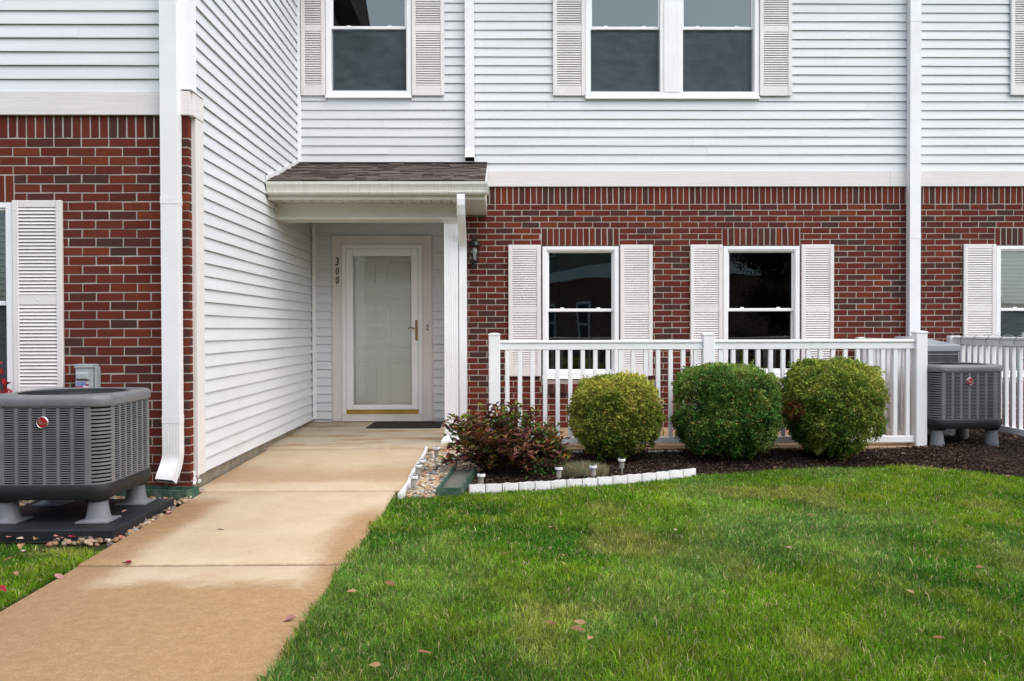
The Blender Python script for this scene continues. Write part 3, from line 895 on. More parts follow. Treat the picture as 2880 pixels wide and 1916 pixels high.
m = MB(); m.box(-1.043, -1.013, y0-.024, y0-.012, .99, 1.24, .005)
m.tube([(-1.028, y0-.02, 1.135), (-1.028, y0-.055, 1.135), (-1.06, y0-.06, 1.14), (-1.095, y0-.058, 1.147), (-1.118, y0-.056, 1.138), (-1.124, y0-.056, 1.125)], .0075, 8)
m.lathe([(.010, -.030), (.012, -.024), (.012, 0)], (-1.028, y0, 1.06), 10, 'y')
m.build('handle', 'old_brass', sdoor, True)
m = MB(); yi = YD+.032
m.box(-1.93, -.96, yi+.012, yi+.05, .05, 2.12)
for za, zb in ((.17, .72), (.84, 1.50), (1.62, 1.98)):
    for xa, xb in ((-1.83, -1.50), (-1.39, -1.06)):
        pass
xs = [-1.93, -1.82, -1.50, -1.39, -1.07, -.96]; zs = [.05, .19, .74, .87, 1.53, 1.66, 1.98, 2.12]
for i in range(5):
    for j in range(7):
        if i in (1, 3) and j in (1, 3, 5):
            a, b, c, d = xs[i], xs[i+1], zs[j], zs[j+1]
            m.box(a+.03, b-.03, yi+.001, yi+.02, c+.03, d-.03, .008)
        else: m.box(xs[i], xs[i+1], yi, yi+.013, zs[j], zs[j+1])
idoor = m.build('front_door', 'door_paint', HM)
m = MB(); m.box(-1.078, -1.045, yi-.02, yi, .70, .86, .004); m.tube([(-1.066, yi-.02, .84), (-1.066, yi-.06, .83), (-1.066, yi-.06, .73), (-1.066, yi-.02, .72)], .008, 6); m.build('handle', 'black_metal', idoor)
MB().box(-1.96, -.93, yi+.052, yi+.06, 0, 2.2).build('door_back', 'room', HM)
for ch, z, s in (('3', 1.950, .150), ('0', 1.832, .128), ('0', 1.722, .134)):
    me = text_mesh(ch, s*.93, .003, .12, .009); me.materials.append(MATS['black_metal'])
    o = link('house_number', me, HM, (-1.992, YD-.0385, z), (math.pi/2, 0, 0), (.72, 1, 1))
m = MB(); m.box(-.905, -.885, YD-.045, YD-.034, 1.112, 1.182, .003); ob = m.build('doorbell', 'black_metal', HM)
MB().box(-.9, -.89, YD-.048, YD-.044, 1.128, 1.166, .001).build('button', 'solar_white', ob)

# porch roof
g0, g1 = -2.298, -.121
prof = [(8.50, 2.577), (8.50, 2.456), (8.47, 2.453), (8.445, 2.456), (8.43, 2.47), (8.428, 2.482), (8.436, 2.49), (8.43, 2.52), (8.415, 2.548), (8.412, 2.552), (8.412, 2.578), (8.424, 2.580), (8.424, 2.57), (8.492, 2.57)]
gu = MB().prism_x(prof, g0, g1).build('gutter', 'gutter', HM)
MB().box(g1-.002, g1+.0025, 8.41, 8.502, 2.452, 2.581, .001).build('end_cap', 'white_metal', gu)
MB().box(-2.30, -.15, 8.502, 8.523, 2.412, 2.60, .002).build('fascia_board', 'aged_white', HM)
sof = MB().box(-2.31, -.15, 8.525, 9.85, 2.432, 2.446).build('porch_ceiling', 'aged_white', HM)
x = -2.30
while x < -.16:
    MB().box(x, min(x+.089, -.152), 8.524, 8.802, 2.42, 2.4318, .002).build('soffit_board', 'aged_white', sof); x += .1005
be = MB().box(-2.305, -.42, 8.81, 9.08, 2.268, 2.4195, .003).build('porch_beam', 'aged_white', HM)
MB().box(-2.305, -.419, 8.785, 9.085, 2.256, 2.281, .003).build('beam_trim', 'aged_white', be)
MB().box(-2.305, -.419, 8.792, 8.809, 2.398, 2.4195, .002).build('beam_trim', 'aged_white', be)
MB().box(-2.306, -2.285, 8.786, 8.809, 2.282, 2.397, .002).build('beam_trim', 'aged_white', be)
MB().box(-.462, -.418, 8.79, 8.8095, 2.282, 2.397, .002).build('beam_trim', 'aged_white', be)
MB().box(-.57, -.42, 9.081, 9.815, 2.258, 2.4195, .003).build('porch_beam', 'aged_white', HM)
# column
def fluted(x0, x1, y0, y1, n=5, dep=.005):
    P = []; w_ = x1-x0
    edge = [(x0, y0)]
    for i in range(n):
        a = x0+w_*(.10+.8*i/n); b = a+.8*w_/n*.62
        edge += [(a, y0), (a+.003, y0+dep), (b-.003, y0+dep), (b, y0)]
    edge += [(x1, y0)]
    right = [(x1, y1)]; left = [(x0, y1)]
    return edge+right+left
co = MB().prism_z(fluted(-.578, -.437, 8.775, 8.915), .02, 2.21).build('porch_column', 'vinyl', HM)
cap = MB()
for z0, z1, e0, e1 in ((2.205, 2.225, .003, .008), (2.225, 2.247, .008, .03), (2.247, 2.2565, .036, .036)):
    cap.loft([[(-.578-e0, 8.775-e0, z0), (-.437+e0, 8.775-e0, z0), (-.437+e0, 8.915+e0, z0), (-.578-e0, 8.915+e0, z0)], [(-.578-e1, 8.775-e1, z1), (-.437+e1, 8.775-e1, z1), (-.437+e1, 8.915+e1, z1), (-.578-e1, 8.915+e1, z1)]])
cap.build('capital', 'aged_white', co)
bs = MB()
for z0, z1, e0, e1 in ((-.05, -.02, .037, .037), (-.02, .008, .037, .012), (.008, .022, .01, .003)):
    bs.loft([[(-.578-e0, 8.775-e0, z0), (-.437+e0, 8.775-e0, z0), (-.437+e0, 8.915+e0, z0), (-.578-e0, 8.915+e0, z0)], [(-.578-e1, 8.775-e1, z1), (-.437+e1, 8.775-e1, z1), (-.437+e1, 8.915+e1, z1), (-.578-e1, 8.915+e1, z1)]])
bs.build('base', 'vinyl', co)
# porch roof: deck, gable end, shingles
ya, za, yb_, zb_ = 8.44, 2.585, 9.795, 3.012
ro = MB().prism_x([(ya, za), (yb_, zb_), (yb_, zb_-.03), (ya+.06, za-.02)], -2.30, -.155).build('porch_roof', 'shingle', HM)
MB().prism_x([(8.524, 2.433), (9.80, 2.433), (9.80, 2.975), (8.524, 2.575)], -.17, -.152).build('gable_end', 'aged_white', HM)
MB().prism_x([(8.46, 2.475), (8.46, 2.575), (9.79, 3.0), (9.79, 2.93)], -.1515, -.141).build('rake_board', 'white_metal', HM)
sl = math.atan2(zb_-za, yb_-ya); Ls = math.hypot(zb_-za, yb_-ya); nr = 11; ex = Ls/nr
SH = [MB().add([(-.5, 0, 0), (.5, 0, 0), (.5, 0, t), (-.5, 0, t), (-.5, 1, -.012), (.5, 1, -.012), (.5, 1, .001), (-.5, 1, .001)],
      [(0, 1, 2, 3), (3, 2, 6, 7), (0, 4, 5, 1), (0, 3, 7, 4), (1, 5, 6, 2)]).mesh('shingle', 'shingle') for t in (.006, .013, .018, .009)]
for r_ in range(nr):
    x = -2.298-random.uniform(0, .15)
    while x < -.15:
        wd = random.choice((.07, .10, .13, .17, .21)); a, b = max(x, -2.298), min(x+wd, -.148)
        if b-a > .02:
            yy = ya+math.cos(sl)*(r_*ex-.012+random.choice((0, 0, -.022, .012))); z_ = za+math.sin(sl)*(r_*ex-.012)+.006
            link('shingle', random.choice(SH), ro, ((a+b)/2, yy, z_), (sl, 0, 0), (b-a-.002, ex*1.15, 1))
        x += wd
# flashing at the side wall and at the top
MB().add([(-2.30, ya-.02, za+.0), (-2.30, yb_, zb_-.0), (-2.30, yb_, zb_+.045), (-2.30, ya-.02, za+.05), (-2.286, ya-.02, za+.0), (-2.286, yb_, zb_), (-2.286, yb_, zb_+.045), (-2.286, ya-.02, za+.05)],
         [(0, 3, 2, 1), (4, 5, 6, 7), (3, 7, 6, 2), (0, 4, 7, 3), (1, 2, 6, 5)]).build('flashing', 'white_metal', HM)
MB().box(-2.288, -.15, yb_-.05, yb_+.02, zb_+.008, zb_+.016).build('flashing', 'black_metal', HM)
# porch downspout: out of the gutter, back to the column, down to the splash block
xp = -.388
path = [(xp, 8.46, 2.455), (xp, 8.455, 2.41), (xp, 8.46, 2.36), (xp, 8.50, 2.28), (xp, 8.58, 2.20), (xp, 8.68, 2.12), (xp, 8.78, 2.05), (xp, 8.835, 1.99), (xp, 8.85, 1.92), (xp, 8.85, 1.0), (xp, 8.85, .12), (xp, 8.82, .02), (xp, 8.74, -.02)]
downspout(HM, path, .078, .06, [(1.545, 8.85), (.545, 8.85)], outlet=False)

# ---- right townhouse
wr = holes_wall('brick_wall', 'mortar', HR, 4.78, 7.2, -.2, 2.76, YB+.0045, [(5.73, 6.7, .42, 2.084)])
lay = brick_layout(4.785, 6.5, 4.826, [(5.728, 6.7, .387, 2.084)], [(5.728, 6.46, 2.084)])
lay_bricks(wr, lay, YB)
window(HR, 5.735, 6.69, .552, 2.072, YB, 1.335, scr=True, blind=True)
brick_sill(HR, 5.735, 6.66, YB)
shutter(HR, 5.35, 5.726, .582, 2.09, YB)
fascia(HR, 4.7905, 7.2, 2.757, 2.938, YB)
sr = holes_wall('siding_wall', 'siding', HR, 4.78, 7.2, 2.76, 5.6, YB-.001, [(6.27, 7.15, 3.78, 5.41)])
siding(sr, 4.7805, 7.2, 2.922, 5.5, fr_front(YB-.002), [(6.25, 7.2, 3.765, 5.42)])
window(HR, 6.25, 7.19, 3.765, 5.42, YB-.012, 4.578, sill=.075, scr=True, proud=.026)
shutter(HR, 5.875, 6.246, 3.80, 5.31, YB-.02)
eave_roof(HR, 4.781, 9, YB, .3)

# ---------------------------------------------------------------- wall lantern, disconnect box, mat
ln = thing('wall_lantern', 'black glass sided wall lantern on the brick beside the porch downspout', 'lantern', (-.298, YB-.09, 1.8))
cx, cy = -.298, YB-.10
m = MB(); m.lathe([(.038, .0), (.038, -.012), (.028, -.02)], (cx, YB, 1.87), 12, 'y'); m.tube([(cx, YB-.01, 1.87), (cx, cy+.02, 1.855), (cx, cy, 1.885)], .011, 8)
m.build('bracket', 'black_metal', ln, True)
MB().lathe([(.006, -.052), (.018, -.04), (.024, -.018), (.034, 0), (.030, .012), (.052, .03), (.056, .042), (.05, .052)], (cx, cy, 1.862), 12).build('base', 'black_metal', ln, True)
m = MB()
for i in range(6):
    a = i*math.pi/3+.3; m.tube([(cx+.052*math.cos(a), cy+.052*math.sin(a), 1.912), (cx+.063*math.cos(a), cy+.063*math.sin(a), 2.075)], .0042, 5)
m.build('cage', 'black_metal', ln)
MB().lathe([(.048, 1.913), (.059, 2.074)], (cx, cy, 0), 6, 'z', .3).build('glass', 'lamp_glass', ln)
MB().lathe([(.077, 2.068), (.079, 2.078), (.070, 2.092), (.064, 2.108), (.045, 2.13), (.020, 2.148), (.010, 2.152), (.009, 2.165), (.012, 2.172), (.004, 2.186), (.003, 2.215)], (cx, cy, 0), 12).build('cap', 'black_metal', ln, True)
MB().lathe([(.014, 1.915), (.016, 1.95), (.020, 1.97), (.030, 1.99), (.033, 2.02), (.026, 2.045), (.008, 2.058)], (cx, cy, 0), 12).build('bulb', 'bulb', ln, True)

bx = thing('disconnect_box', 'grey metal electrical disconnect box on the brick behind the large air conditioner', 'electrical box', (-3.075, YL-.05, .6))
MB().box(-3.142, -3.018, YL-.09, YL-.001, .62, .862, .004).build('case', 'steel_box', bx)
MB().box(-3.148, -3.010, YL-.098, YL-.004, .845, .872, .003).build('lid', 'steel_box', bx)
MB().box(-3.012, -2.996, YL-.07, YL-.002, .62, .85, .002).build('side_plate', 'steel_box', bx)
m = MB()
m.loft([[(-3.133+a, YL-.091-d, .758+b), (-3.037-a, YL-.091-d, .758+b), (-3.037-a, YL-.091-d, .812-b), (-3.133+a, YL-.091-d, .812-b)] for a, b, d in ((0, 0, 0), (.002, .002, .014), (.010, .010, .022))])
m.build('pull_handle', 'steel_box', bx, True)
stk = MB().box(-3.138, -3.045, YL-.0925, YL-.0905, .70, .742).build('sticker', 'sticker_white', bx)
MB().box(-3.134, -3.062, YL-.0935, YL-.0925, .716, .738).build('sticker_band', 'sticker_blue', stk)
MB().box(-3.136, -3.085, YL-.0935, YL-.0925, .702, .712).build('sticker_band', 'sticker_red', stk)
m = MB(); m.lathe([(.010, 0), (.010, -.0012)], (-3.053, YL-.0925, .72), 10, 'y'); m.build('sticker_badge', 'sticker_red', stk)
me = text_mesh('Quality Air', .016, .0004, .2); me.materials.append(MATS['sticker_white'])
link('lettering', me, stk, (-3.098, YL-.0942, .727), (math.pi/2, 0, 0), (.95, 1, 1))

mt = thing('door_mat', 'black rubber edged door mat lying askew before the front door', 'door mat', (-1.15, 10.1, 0))
def zpor(y): return zwalk(y)+.001
def quad_slab(pts, h, name, mat, parent, inset=0):
    c = [sum(p[0] for p in pts)/4, sum(p[1] for p in pts)/4]
    P = [(p[0]+(c[0]-p[0])*inset, p[1]+(c[1]-p[1])*inset) for p in pts]
    m = MB(); m.loft([[(x, y, zpor(y)) for x, y in P], [(x, y, zpor(y)+h) for x, y in P]]); return m.build(name, mat, parent)
MP = [(-1.56, 9.86), (-.70, 9.84), (-.71, 10.40), (-1.53, 10.42)]
quad_slab(MP, .010, 'rubber_border', 'mat_rubber', mt); quad_slab(MP, .014, 'pile', 'mat_pile', mt, .16)

# ---------------------------------------------------------------- splash blocks
def splash(name, label, length, w0, w1, loc, rot):
    o = thing(name, label, 'splash block', loc); o.rotation_euler = (0, 0, rot)
    m = MB(); t = .028; h = .062
    def bar(p, q, ww):
        d = Vector((q[0]-p[0], q[1]-p[1], 0)); n = Vector((-d.y, d.x, 0)).normalized()*ww/2
        r = []
        for P in (p, q):
            P = Vector((P[0], P[1], 0)); r.append([tuple(P-n+Vector((0, 0, 0))), tuple(P+n), tuple(P+n*.6+Vector((0, 0, h))), tuple(P-n*.6+Vector((0, 0, h)))])
        m.loft(r)
    bar((-w0/2, 0), (-w1/2, length), t); bar((w0/2, 0), (w1/2, length), t); bar((-w0/2-t*.4, 0), (w0/2+t*.4, 0), t)
    m.build('rim', 'green_plastic', o, world=False)
    MB().add([(-w0/2, 0, .022), (w0/2, 0, .022), (w1/2, length, .034), (-w1/2, length, .034), (-w0/2, 0, 0), (w0/2, 0, 0), (w1/2, length, 0), (-w1/2, length, 0)], [(0, 1, 2, 3), (3, 2, 6, 7)]).build('channel', 'splash_silt', o, world=False)
    return o
splash('splash_block', 'green plastic splash block lying between the pebbles and the mulch', .98, .165, .18, (-.385, 6.27, -.105), R(-4.5))
splash('splash_block', 'green plastic splash block under the left corner downspout', .78, .15, .16, (-2.235, 6.17, -.085), R(78))

# ---------------------------------------------------------------- white edging
ordn = ['first', 'second', 'third', 'fourth', 'fifth', 'sixth', 'seventh', 'eighth', 'ninth', 'tenth', 'eleventh', 'twelfth', 'thirteenth', 'fourteenth', 'fifteenth']
ex_ = np.linspace(-.245, 1.625, 16); ey_ = np.interp(ex_, bedx, bedy)+.045
for i in range(15):
    a = Vector((ex_[i], ey_[i], -.125)); b = Vector((ex_[i+1], ey_[i+1], -.125)); d = (b-a); L = d.length-.008; ang = math.atan2(d.y, d.x); c = (a+b)/2
    r = random.Random(i); nx, nz = 7, 4
    m = MB()
    Vf = []; 
    for kz in range(nz):
        for kx in range(nx):
            x = -L/2+L*kx/(nx-1); z = -.02+.098*kz/(nz-1)+(0.003*math.sin(math.pi*kx/(nx-1)) if kz == nz-1 else 0)+(r.uniform(-.003, .003) if kz == nz-1 else 0)
            e = .004 if kx in (0, nx-1) or kz == nz-1 else 0
            Vf.append((x, -.022+e+r.uniform(-.003, .002), z))
    m.add(Vf, [(k*nx+q, k*nx+q+1, (k+1)*nx+q+1, (k+1)*nx+q) for k in range(nz-1) for q in range(nx-1)])
    top = Vf[(nz-1)*nx:]; bk = [(p[0], .020, p[2]-.004) for p in top]; bb = [(p[0], .022, -.02) for p in top]
    m.add(top+bk+bb, [(q, q+1, nx+q+1, nx+q) for q in range(nx-1)]+[(nx+q, nx+q+1, 2*nx+q+1, 2*nx+q) for q in range(nx-1)])
    for s in (0, nx-1):
        m.add([Vf[s], Vf[nx+s], Vf[2*nx+s], Vf[3*nx+s], bk[s], bb[s]], [(0, 1, 2, 3, 4, 5)])
    o = m.build('edging_block', 'edging_white', None, True)
    o.location = c; o.rotation_euler = (r.uniform(-.05, .05), r.uniform(-.03, .03), ang)
    tag(o, 'white stone edging block at the lawn, %s from the green splash block' % ordn[i], 'edging block', 'white edging blocks along the lawn')
# long white strip between walkway and pebbles
m = MB(); rings = []
for i, y in enumerate(np.linspace(6.15, 8.42, 24)):
    x = -.728+.006*math.sin(y*5); z = zwalk(y); r = random.uniform(-.003, .003)
    rings.append([(x-.015+r, y, z-.03), (x+.015+r, y, z-.06), (x+.014+r, y, z+.016+r), (x+.003, y, z+.023+r), (x-.013+r, y, z+.017)])
m.loft(rings); tag(m.build('edging_strip', 'edging_white', None, True), 'long white edging strip between the walkway and the pebbles', 'edging')
# pale edging pieces half buried along the patio edge
for i, (xa, xb) in enumerate(((.33, .53), (.57, .80), (1.42, 1.60), (1.63, 1.78))):
    m = MB().box(xa, xb, 8.285, 8.33, -.13, -.068+.012*(i == 0), .008)
    tag(m.build('edging_block', 'edging_white'), 'half buried pale edging block at the patio edge, %s from the reddish shrub' % ordn[i], 'edging block', 'half buried edging along the patio')

# ---------------------------------------------------------------- solar path lights
def solar():
    o = thing('solar_light', '', 'solar light')
    MB().lathe([(.020, .092), (.0285, .096), (.0295, .102), (.0295, .111), (.027, .115), (.020, .115)], (0, 0, 0), 16).build('head', 'solar_white', o, True, False)
    MB().box(-.018, .018, -.018, .018, .1145, .1165, .001).build('solar_cell', 'solar_cell', o, world=False)
    m = MB()
    pr = []
    for i in range(20):
        a = 2*math.pi*i/20; r = .0195 if i % 2 else .017; pr.append((r*math.cos(a), r*math.sin(a)))
    m.prism_z(pr, .040, .090); m.build('lens', 'solar_grey', o, world=False)
    MB().lathe([(.003, -.08), (.008, .0), (.009, .04)], (0, 0, 0), 6).build('stake', 'solar_grey', o, world=False)
    return o
LIGHTS = [((-.157, 6.563), -.115, 'small white topped solar light by the edging block next to the green splash block'),
 ((.461, 6.823), -.11, 'small white solar light in the mulch, left of the pale grass tuft'),
 ((.753, 6.911), -.11, 'small white solar light in the mulch at the right end of the pale grass tuft'),
 ((1.028, 7.234), -.105, 'rightmost small white solar light in the mulch under the left boxwood'),
 ((-.597, 7.898), -.09, 'farthest small solar light in the pebbles, nearest the porch column'),
 ((-.668, 7.172), -.095, 'small solar light in the pebbles just behind the next one along the white strip'),
 ((-.678, 6.934), -.098, 'middle small solar light of the front row along the white strip in the pebbles'),
 ((-.66, 6.423), -.102, 'nearest small solar light in the pebbles beside the lawn corner'),
 ((-.397, 7.308), -.095, 'small solar light in the pebbles half under the reddish shrub')]
s0 = solar(); index_children()
for i, ((x, y), z, lab) in enumerate(LIGHTS):
    o = s0 if i == 0 else copy_tree(s0)
    k = 1.08
    o.location = (x, y, z); o.rotation_euler = (random.uniform(-.05, .05), random.uniform(-.06, .06), random.uniform(0, 1)); o.scale = (k, k, k)
    tag(o, lab, 'solar light', 'solar path lights')

# ---------------------------------------------------------------- fences
def baluster(fence, x, y, z0, z1, w=.041, d=.041):
    return MB().box(x-w/2, x+w/2, y-d/2, y+d/2, z0, z1, .003).build('baluster', 'vinyl', fence)
def post(fence, x, y, z0, z1, w=.112):
    o = MB().box(x-w/2, x+w/2, y-w/2, y+w/2, z0, z1-.02, .006).build('post', 'vinyl', fence)
    h = w/2+.004
    MB().loft([[(x-h, y-h, z1-.02), (x+h, y-h, z1-.02), (x+h, y+h, z1-.02), (x-h, y+h, z1-.02)], [(x-h, y-h, z1-.008), (x+h, y-h, z1-.008), (x+h, y+h, z1-.008), (x-h, y+h, z1-.008)],
        [(x-h*.45, y-h*.45, z1+.004), (x+h*.45, y-h*.45, z1+.004), (x+h*.45, y+h*.45, z1+.004), (x-h*.45, y+h*.45, z1+.004)]]).build('post_cap', 'vinyl', o)
    return o
def rails_x(fence, x0, x1, y, zc=1.012):
    MB().box(x0, x1, y-.038, y+.038, zc-.031, zc, .008).build('rail', 'vinyl', fence)
    MB().box(x0, x1, y-.027, y+.027, zc-.094, zc-.0315, .004).build('rail', 'vinyl', fence)
    MB().box(x0, x1, y-.026, y+.026, -.012, .055, .005).build('rail', 'vinyl', fence)
def rails_y(fence, x, y0, y1, zc=1.012, zb=0.0):
    MB().box(x-.038, x+.038, y0, y1, zc-.031, zc, .008).build('rail', 'vinyl', fence)
    MB().box(x-.027, x+.027, y0, y1, zc-.094, zc-.0315, .004).build('rail', 'vinyl', fence)
    MB().box(x-.026, x+.026, y0, y1, -.012+zb, .055+zb, .005).build('rail', 'vinyl', fence)
YF = 8.42
fe = thing('picket_fence', 'white vinyl picket fence around the patio behind the three boxwoods', 'fence', (2.1, YF, -.03))
PX_ = [-.062, 2.05, 4.158]
post(fe, PX_[0], YF, -.05, 1.083); post(fe, PX_[1], YF, -.05, 1.078); post(fe, PX_[2], YF, -.14, 1.093)
for a, b in ((PX_[0], PX_[1]), (PX_[1], PX_[2])):
    rails_x(fe, a+.056, b-.056, YF)
    n = 17; st_ = (b-a)/n
    for k in range(1, n): baluster(fe, a+.002+k*st_, YF, .055, .918)
rails_y(fe, 4.13, YF+.056, 9.72)
for k in range(10): baluster(fe, 4.13, YF+.15+k*.12, .055, .918)
MB().box(4.09, 4.17, 9.70, 9.80, .92, 1.02, .01).build('wall_bracket', 'vinyl', fe)
f2 = thing('picket_fence', 'white vinyl picket fence at the right edge behind the smaller air conditioner', 'fence', (5.2, 9.0, -.03))
rails_y(f2, 5.19, 7.75, 9.66, 1.03, .06)
for k in range(16): baluster(f2, 5.19, 7.86+k*.119, .11, .936)
MB().box(5.13, 5.25, 9.66, 9.76, .92, 1.035, .01).build('post_bracket', 'vinyl', f2)
post(f2, 5.19, 7.70, -.1, 1.09)
# wire light string looped round the right fence rail
wr_ = thing('wire_string', 'thin grey wire wound around the rail of the right hand fence', 'wire', (5.19, 9.0, 1.03))
m = MB(); pts = []
for i in range(140):
    t = i/139; a = t*2*math.pi*6; pts.append((5.19+.047*math.cos(a), 8.1+1.5*t, 1.0+.052*math.sin(a)))
m.tube(pts, .0028, 5); m.build('strand', 'ac_grey_old', wr_)
for y in (8.35, 8.75): MB().tube([(5.15, y+.012*math.cos(a), 1.055+.02*math.sin(a)) for a in np.linspace(0, 6, 10)], .003, 5).build('loop', 'solar_white', wr_)

# ---------------------------------------------------------------- air conditioners
def rr(w, r, z, n=8, d=None):
    d = d or w; P = []
    for cxs, cys, a0 in ((1, -1, -90), (1, 1, 0), (-1, 1, 90), (-1, -1, 180)):
        for i in range(n+1):
            a = R(a0+90*i/n); P.append((cxs*(w/2-r)+r*math.cos(a), cys*(d/2-r)+r*math.sin(a), z))
    return P
def ac_unit(leg_h, foot=True):
    o = thing('air_conditioner', '', 'air conditioner')
    W, r = .725, .115; zb0 = leg_h; zb1 = zb0+.095; zp1 = zb1+.472; zt = zp1+.062
    MB().loft([rr(W-.05, r-.015, zb0), rr(W-.012, r, zb0+.006), rr(W+.012, r+.004, zb0+.04), rr(W+.012, r+.004, zb1-.006), rr(W+.004, r, zb1)]).build('base_pan', 'black_plastic', o, True, False)
    for sx, sy in ((1, -1), (-1, -1), (1, 1), (-1, 1)):
        MB().lathe([(.064, 0), (.072, .008), (.085, .03)], (sx*.265, sy*.265, zb0-.016), 14).build('base_socket', 'black_plastic', o, True, False)
    MB().loft([rr(W-.04, r-.02, zb1-.005), rr(W-.04, r-.02, zp1+.005)]).build('coil', 'ac_core', o, False, False)
    fl = W-2*r; H = zp1-zb1; hw = W/2
    def panel(rot):
        m = MB(); nc, nr_ = 6, 33; per = fl/nc; sw = per*.74; rp = (H-.016)/nr_
        for c in range(nc+1):
            xc = -fl/2+c*per; a = xc-(per-sw)/2; b = xc+(per-sw)/2; a, b = max(a, -fl/2), min(b, fl/2)
            m.box(a, b, -hw, -hw+.008, zb1, zp1)
        m.box(-fl/2, fl/2, -hw+.001, -hw+.008, zb1, zb1+.008); m.box(-fl/2, fl/2, -hw+.001, -hw+.008, zp1-.008, zp1)
        for c in range(nc):
            a = -fl/2+c*per+(per-sw)/2; b = a+sw
            for q in range(nr_):
                z = zb1+.008+q*rp
                y = -hw
                # hooded louvre, shorter at its front edge
                V = [(a, y+.001, z+rp*.98), (b, y+.001, z+rp*.98), (a+.006, y-.0068, z+rp*.60), (b-.006, y-.0068, z+rp*.60), (a, y+.002, z+rp*.54), (b, y+.002, z+rp*.54)]
                m.add(V, [(0, 2, 3, 1), (2, 4, 5, 3), (0, 4, 2), (1, 3, 5)])
        cs, sn = math.cos(rot), math.sin(rot)
        m.v = [(x*cs-y*sn, x*sn+y*cs, z) for x, y, z in m.v]
        ob = m.build('louvre_panel', 'ac_metal', o, False, False); ob['kind'] = 'stuff'
    for k in range(4): panel(k*math.pi/2)
    def corner(rot):
        m = MB(); ns = 20; rp = (H-.006)/ns; n = 8
        def strip(a0, a1, z0, z1, ro, ri):
            ra = []; nn = max(2, int((a1-a0)/90*n)+1)
            for i in range(nn+1):
                a = R(a0+(a1-a0)*i/nn); c_, s_ = math.cos(a), math.sin(a)
                ra.append([(hw-r+ro*c_, -hw+r+ro*s_, z0), (hw-r+ro*c_, -hw+r+ro*s_, z1), (hw-r+ri*c_, -hw+r+ri*s_, z1), (hw-r+ri*c_, -hw+r+ri*s_, z0)])
            m.loft(ra)
        strip(-90, -76, zb1, zp1, r, r-.007); strip(-14, 0, zb1, zp1, r, r-.007)
        for q in range(ns+1):
            z = zb1+.003+q*rp; strip(-76, -14, z-rp*.30 if q else zb1, z+rp*.26 if q < ns else zp1, r, r-.009)
        cs, sn = math.cos(rot), math.sin(rot)
        m.v = [(x*cs-y*sn, x*sn+y*cs, z) for x, y, z in m.v]
        m.build('corner_louvre', 'ac_metal', o, True, False)
    for k in range(4): corner(k*math.pi/2)
    nseg = 36
    circ = lambda rad, z: [(rad*math.cos(R(-90+360*i/nseg+5)), rad*math.sin(R(-90+360*i/nseg+5)), z) for i in range(nseg)]
    m = MB(); m.loft([rr(W+.016, r+.006, zp1-.004), rr(W+.02, r+.008, zp1+.002), rr(W+.02, r+.008, zp1+.034), rr(W+.010, r+.003, zp1+.050), rr(W-.016, r-.01, zp1+.060), rr(W-.05, r-.02, zt+.001), circ(.335, zt), circ(.322, zt-.012), circ(.318, zt-.05)], False, False)
    m.build('lid', 'ac_metal', o, True, False)
    m = MB()
    for k in range(13):
        rad = .105+.0172*k; z = zt-.002-.004*(k/12.)
        m.loft([[(((rad+dx)*math.cos(2*math.pi*i/48)), ((rad+dx)*math.sin(2*math.pi*i/48)), z+dz) for dx, dz in ((-.0028, 0), (0, .003), (.0028, 0), (0, -.003))] for i in range(49)], False, False)
    for i in range(24):
        a = 2*math.pi*i/24; m.tube([(.09*math.cos(a), .09*math.sin(a), zt-.004), (.322*math.cos(a), .322*math.sin(a), zt-.012)], .0026, 4)
    m.lathe([(.10, -.006), (.10, .004), (.085, .009), (.03, .012)], (0, 0, zt), 24)
    gm = m.build('fan_grille', 'pad_plastic', o, True, False)
    MB().lathe([(.318, 0), (.317, .001)], (0, 0, zt-.06), 24).build('fan_well', 'ac_core', o, False, False)
    ze = zp1-.098
    e = MB().lathe([(.036, 0), (.036, -.005), (.033, -.008), (.031, -.006), (.03, -.006)], (-.005, -hw-.004, ze), 24, 'y').build('emblem', 'silver', o, True, False)
    MB().lathe([(.0315, -.0055), (.029, -.0078), (.012, -.0088)], (-.005, -hw-.004, ze), 24, 'y').build('emblem_face', 'red_enamel', e, True)
    me = text_mesh('R', .046, .0008, .1); me.materials.append(MATS['silver']); link('lettering', me, e, (-.021, -hw-.0135, ze+.002), (math.pi/2, 0, 0), (.7, 1, 1))
    me = text_mesh('heem', .0225, .0008, .1); me.materials.append(MATS['silver']); link('lettering', me, e, (.006, -hw-.0135, ze-.004), (math.pi/2, 0, 0), (.8, 1.15, 1))
    m = MB()
    for x in (-.005, -.24, .24): m.lathe([(.005, 0), (.004, -.003)], (x, -hw-.010, zp1+.012), 8, 'y')
    m.build('screw', 'silver', o, False, False)
    for sx, sy in ((1, -1), (-1, -1), (1, 1), (-1, 1)):
        x, y = sx*.272, sy*.265; m = MB(); h = zb0-.01
        rs = []
        for z, rad, fl_ in ((h, .054, 0), (h*.5, .062, 0), (.03, .0695, 0), (.016, .0715, .1), (.010, .077, .5), (.0075, .083, 1)):
            ring = []
            for i in range(24):
                a = 2*math.pi*i/24; rad2 = rad*(1+(.02 if i % 3 == 0 else -.008)*(1-fl_))
                sq = rad/max(abs(math.cos(a)), abs(math.sin(a)))*.96
                q = rad2*(1-fl_)+sq*fl_
                ring.append((x+q*math.cos(a), y+q*math.sin(a), z))
            rs.append(ring)
        m.loft(rs[::-1])
        m.box(x-.096, x+.096, y-.096, y+.096, .0, .0075)
        m.build('leg', 'leg_plastic', o, True, False)
    return o
ac1 = ac_unit(.137); index_children()
ac2 = copy_tree(ac1)
ac1.location = (-2.715, 5.10+.3625, -.030)
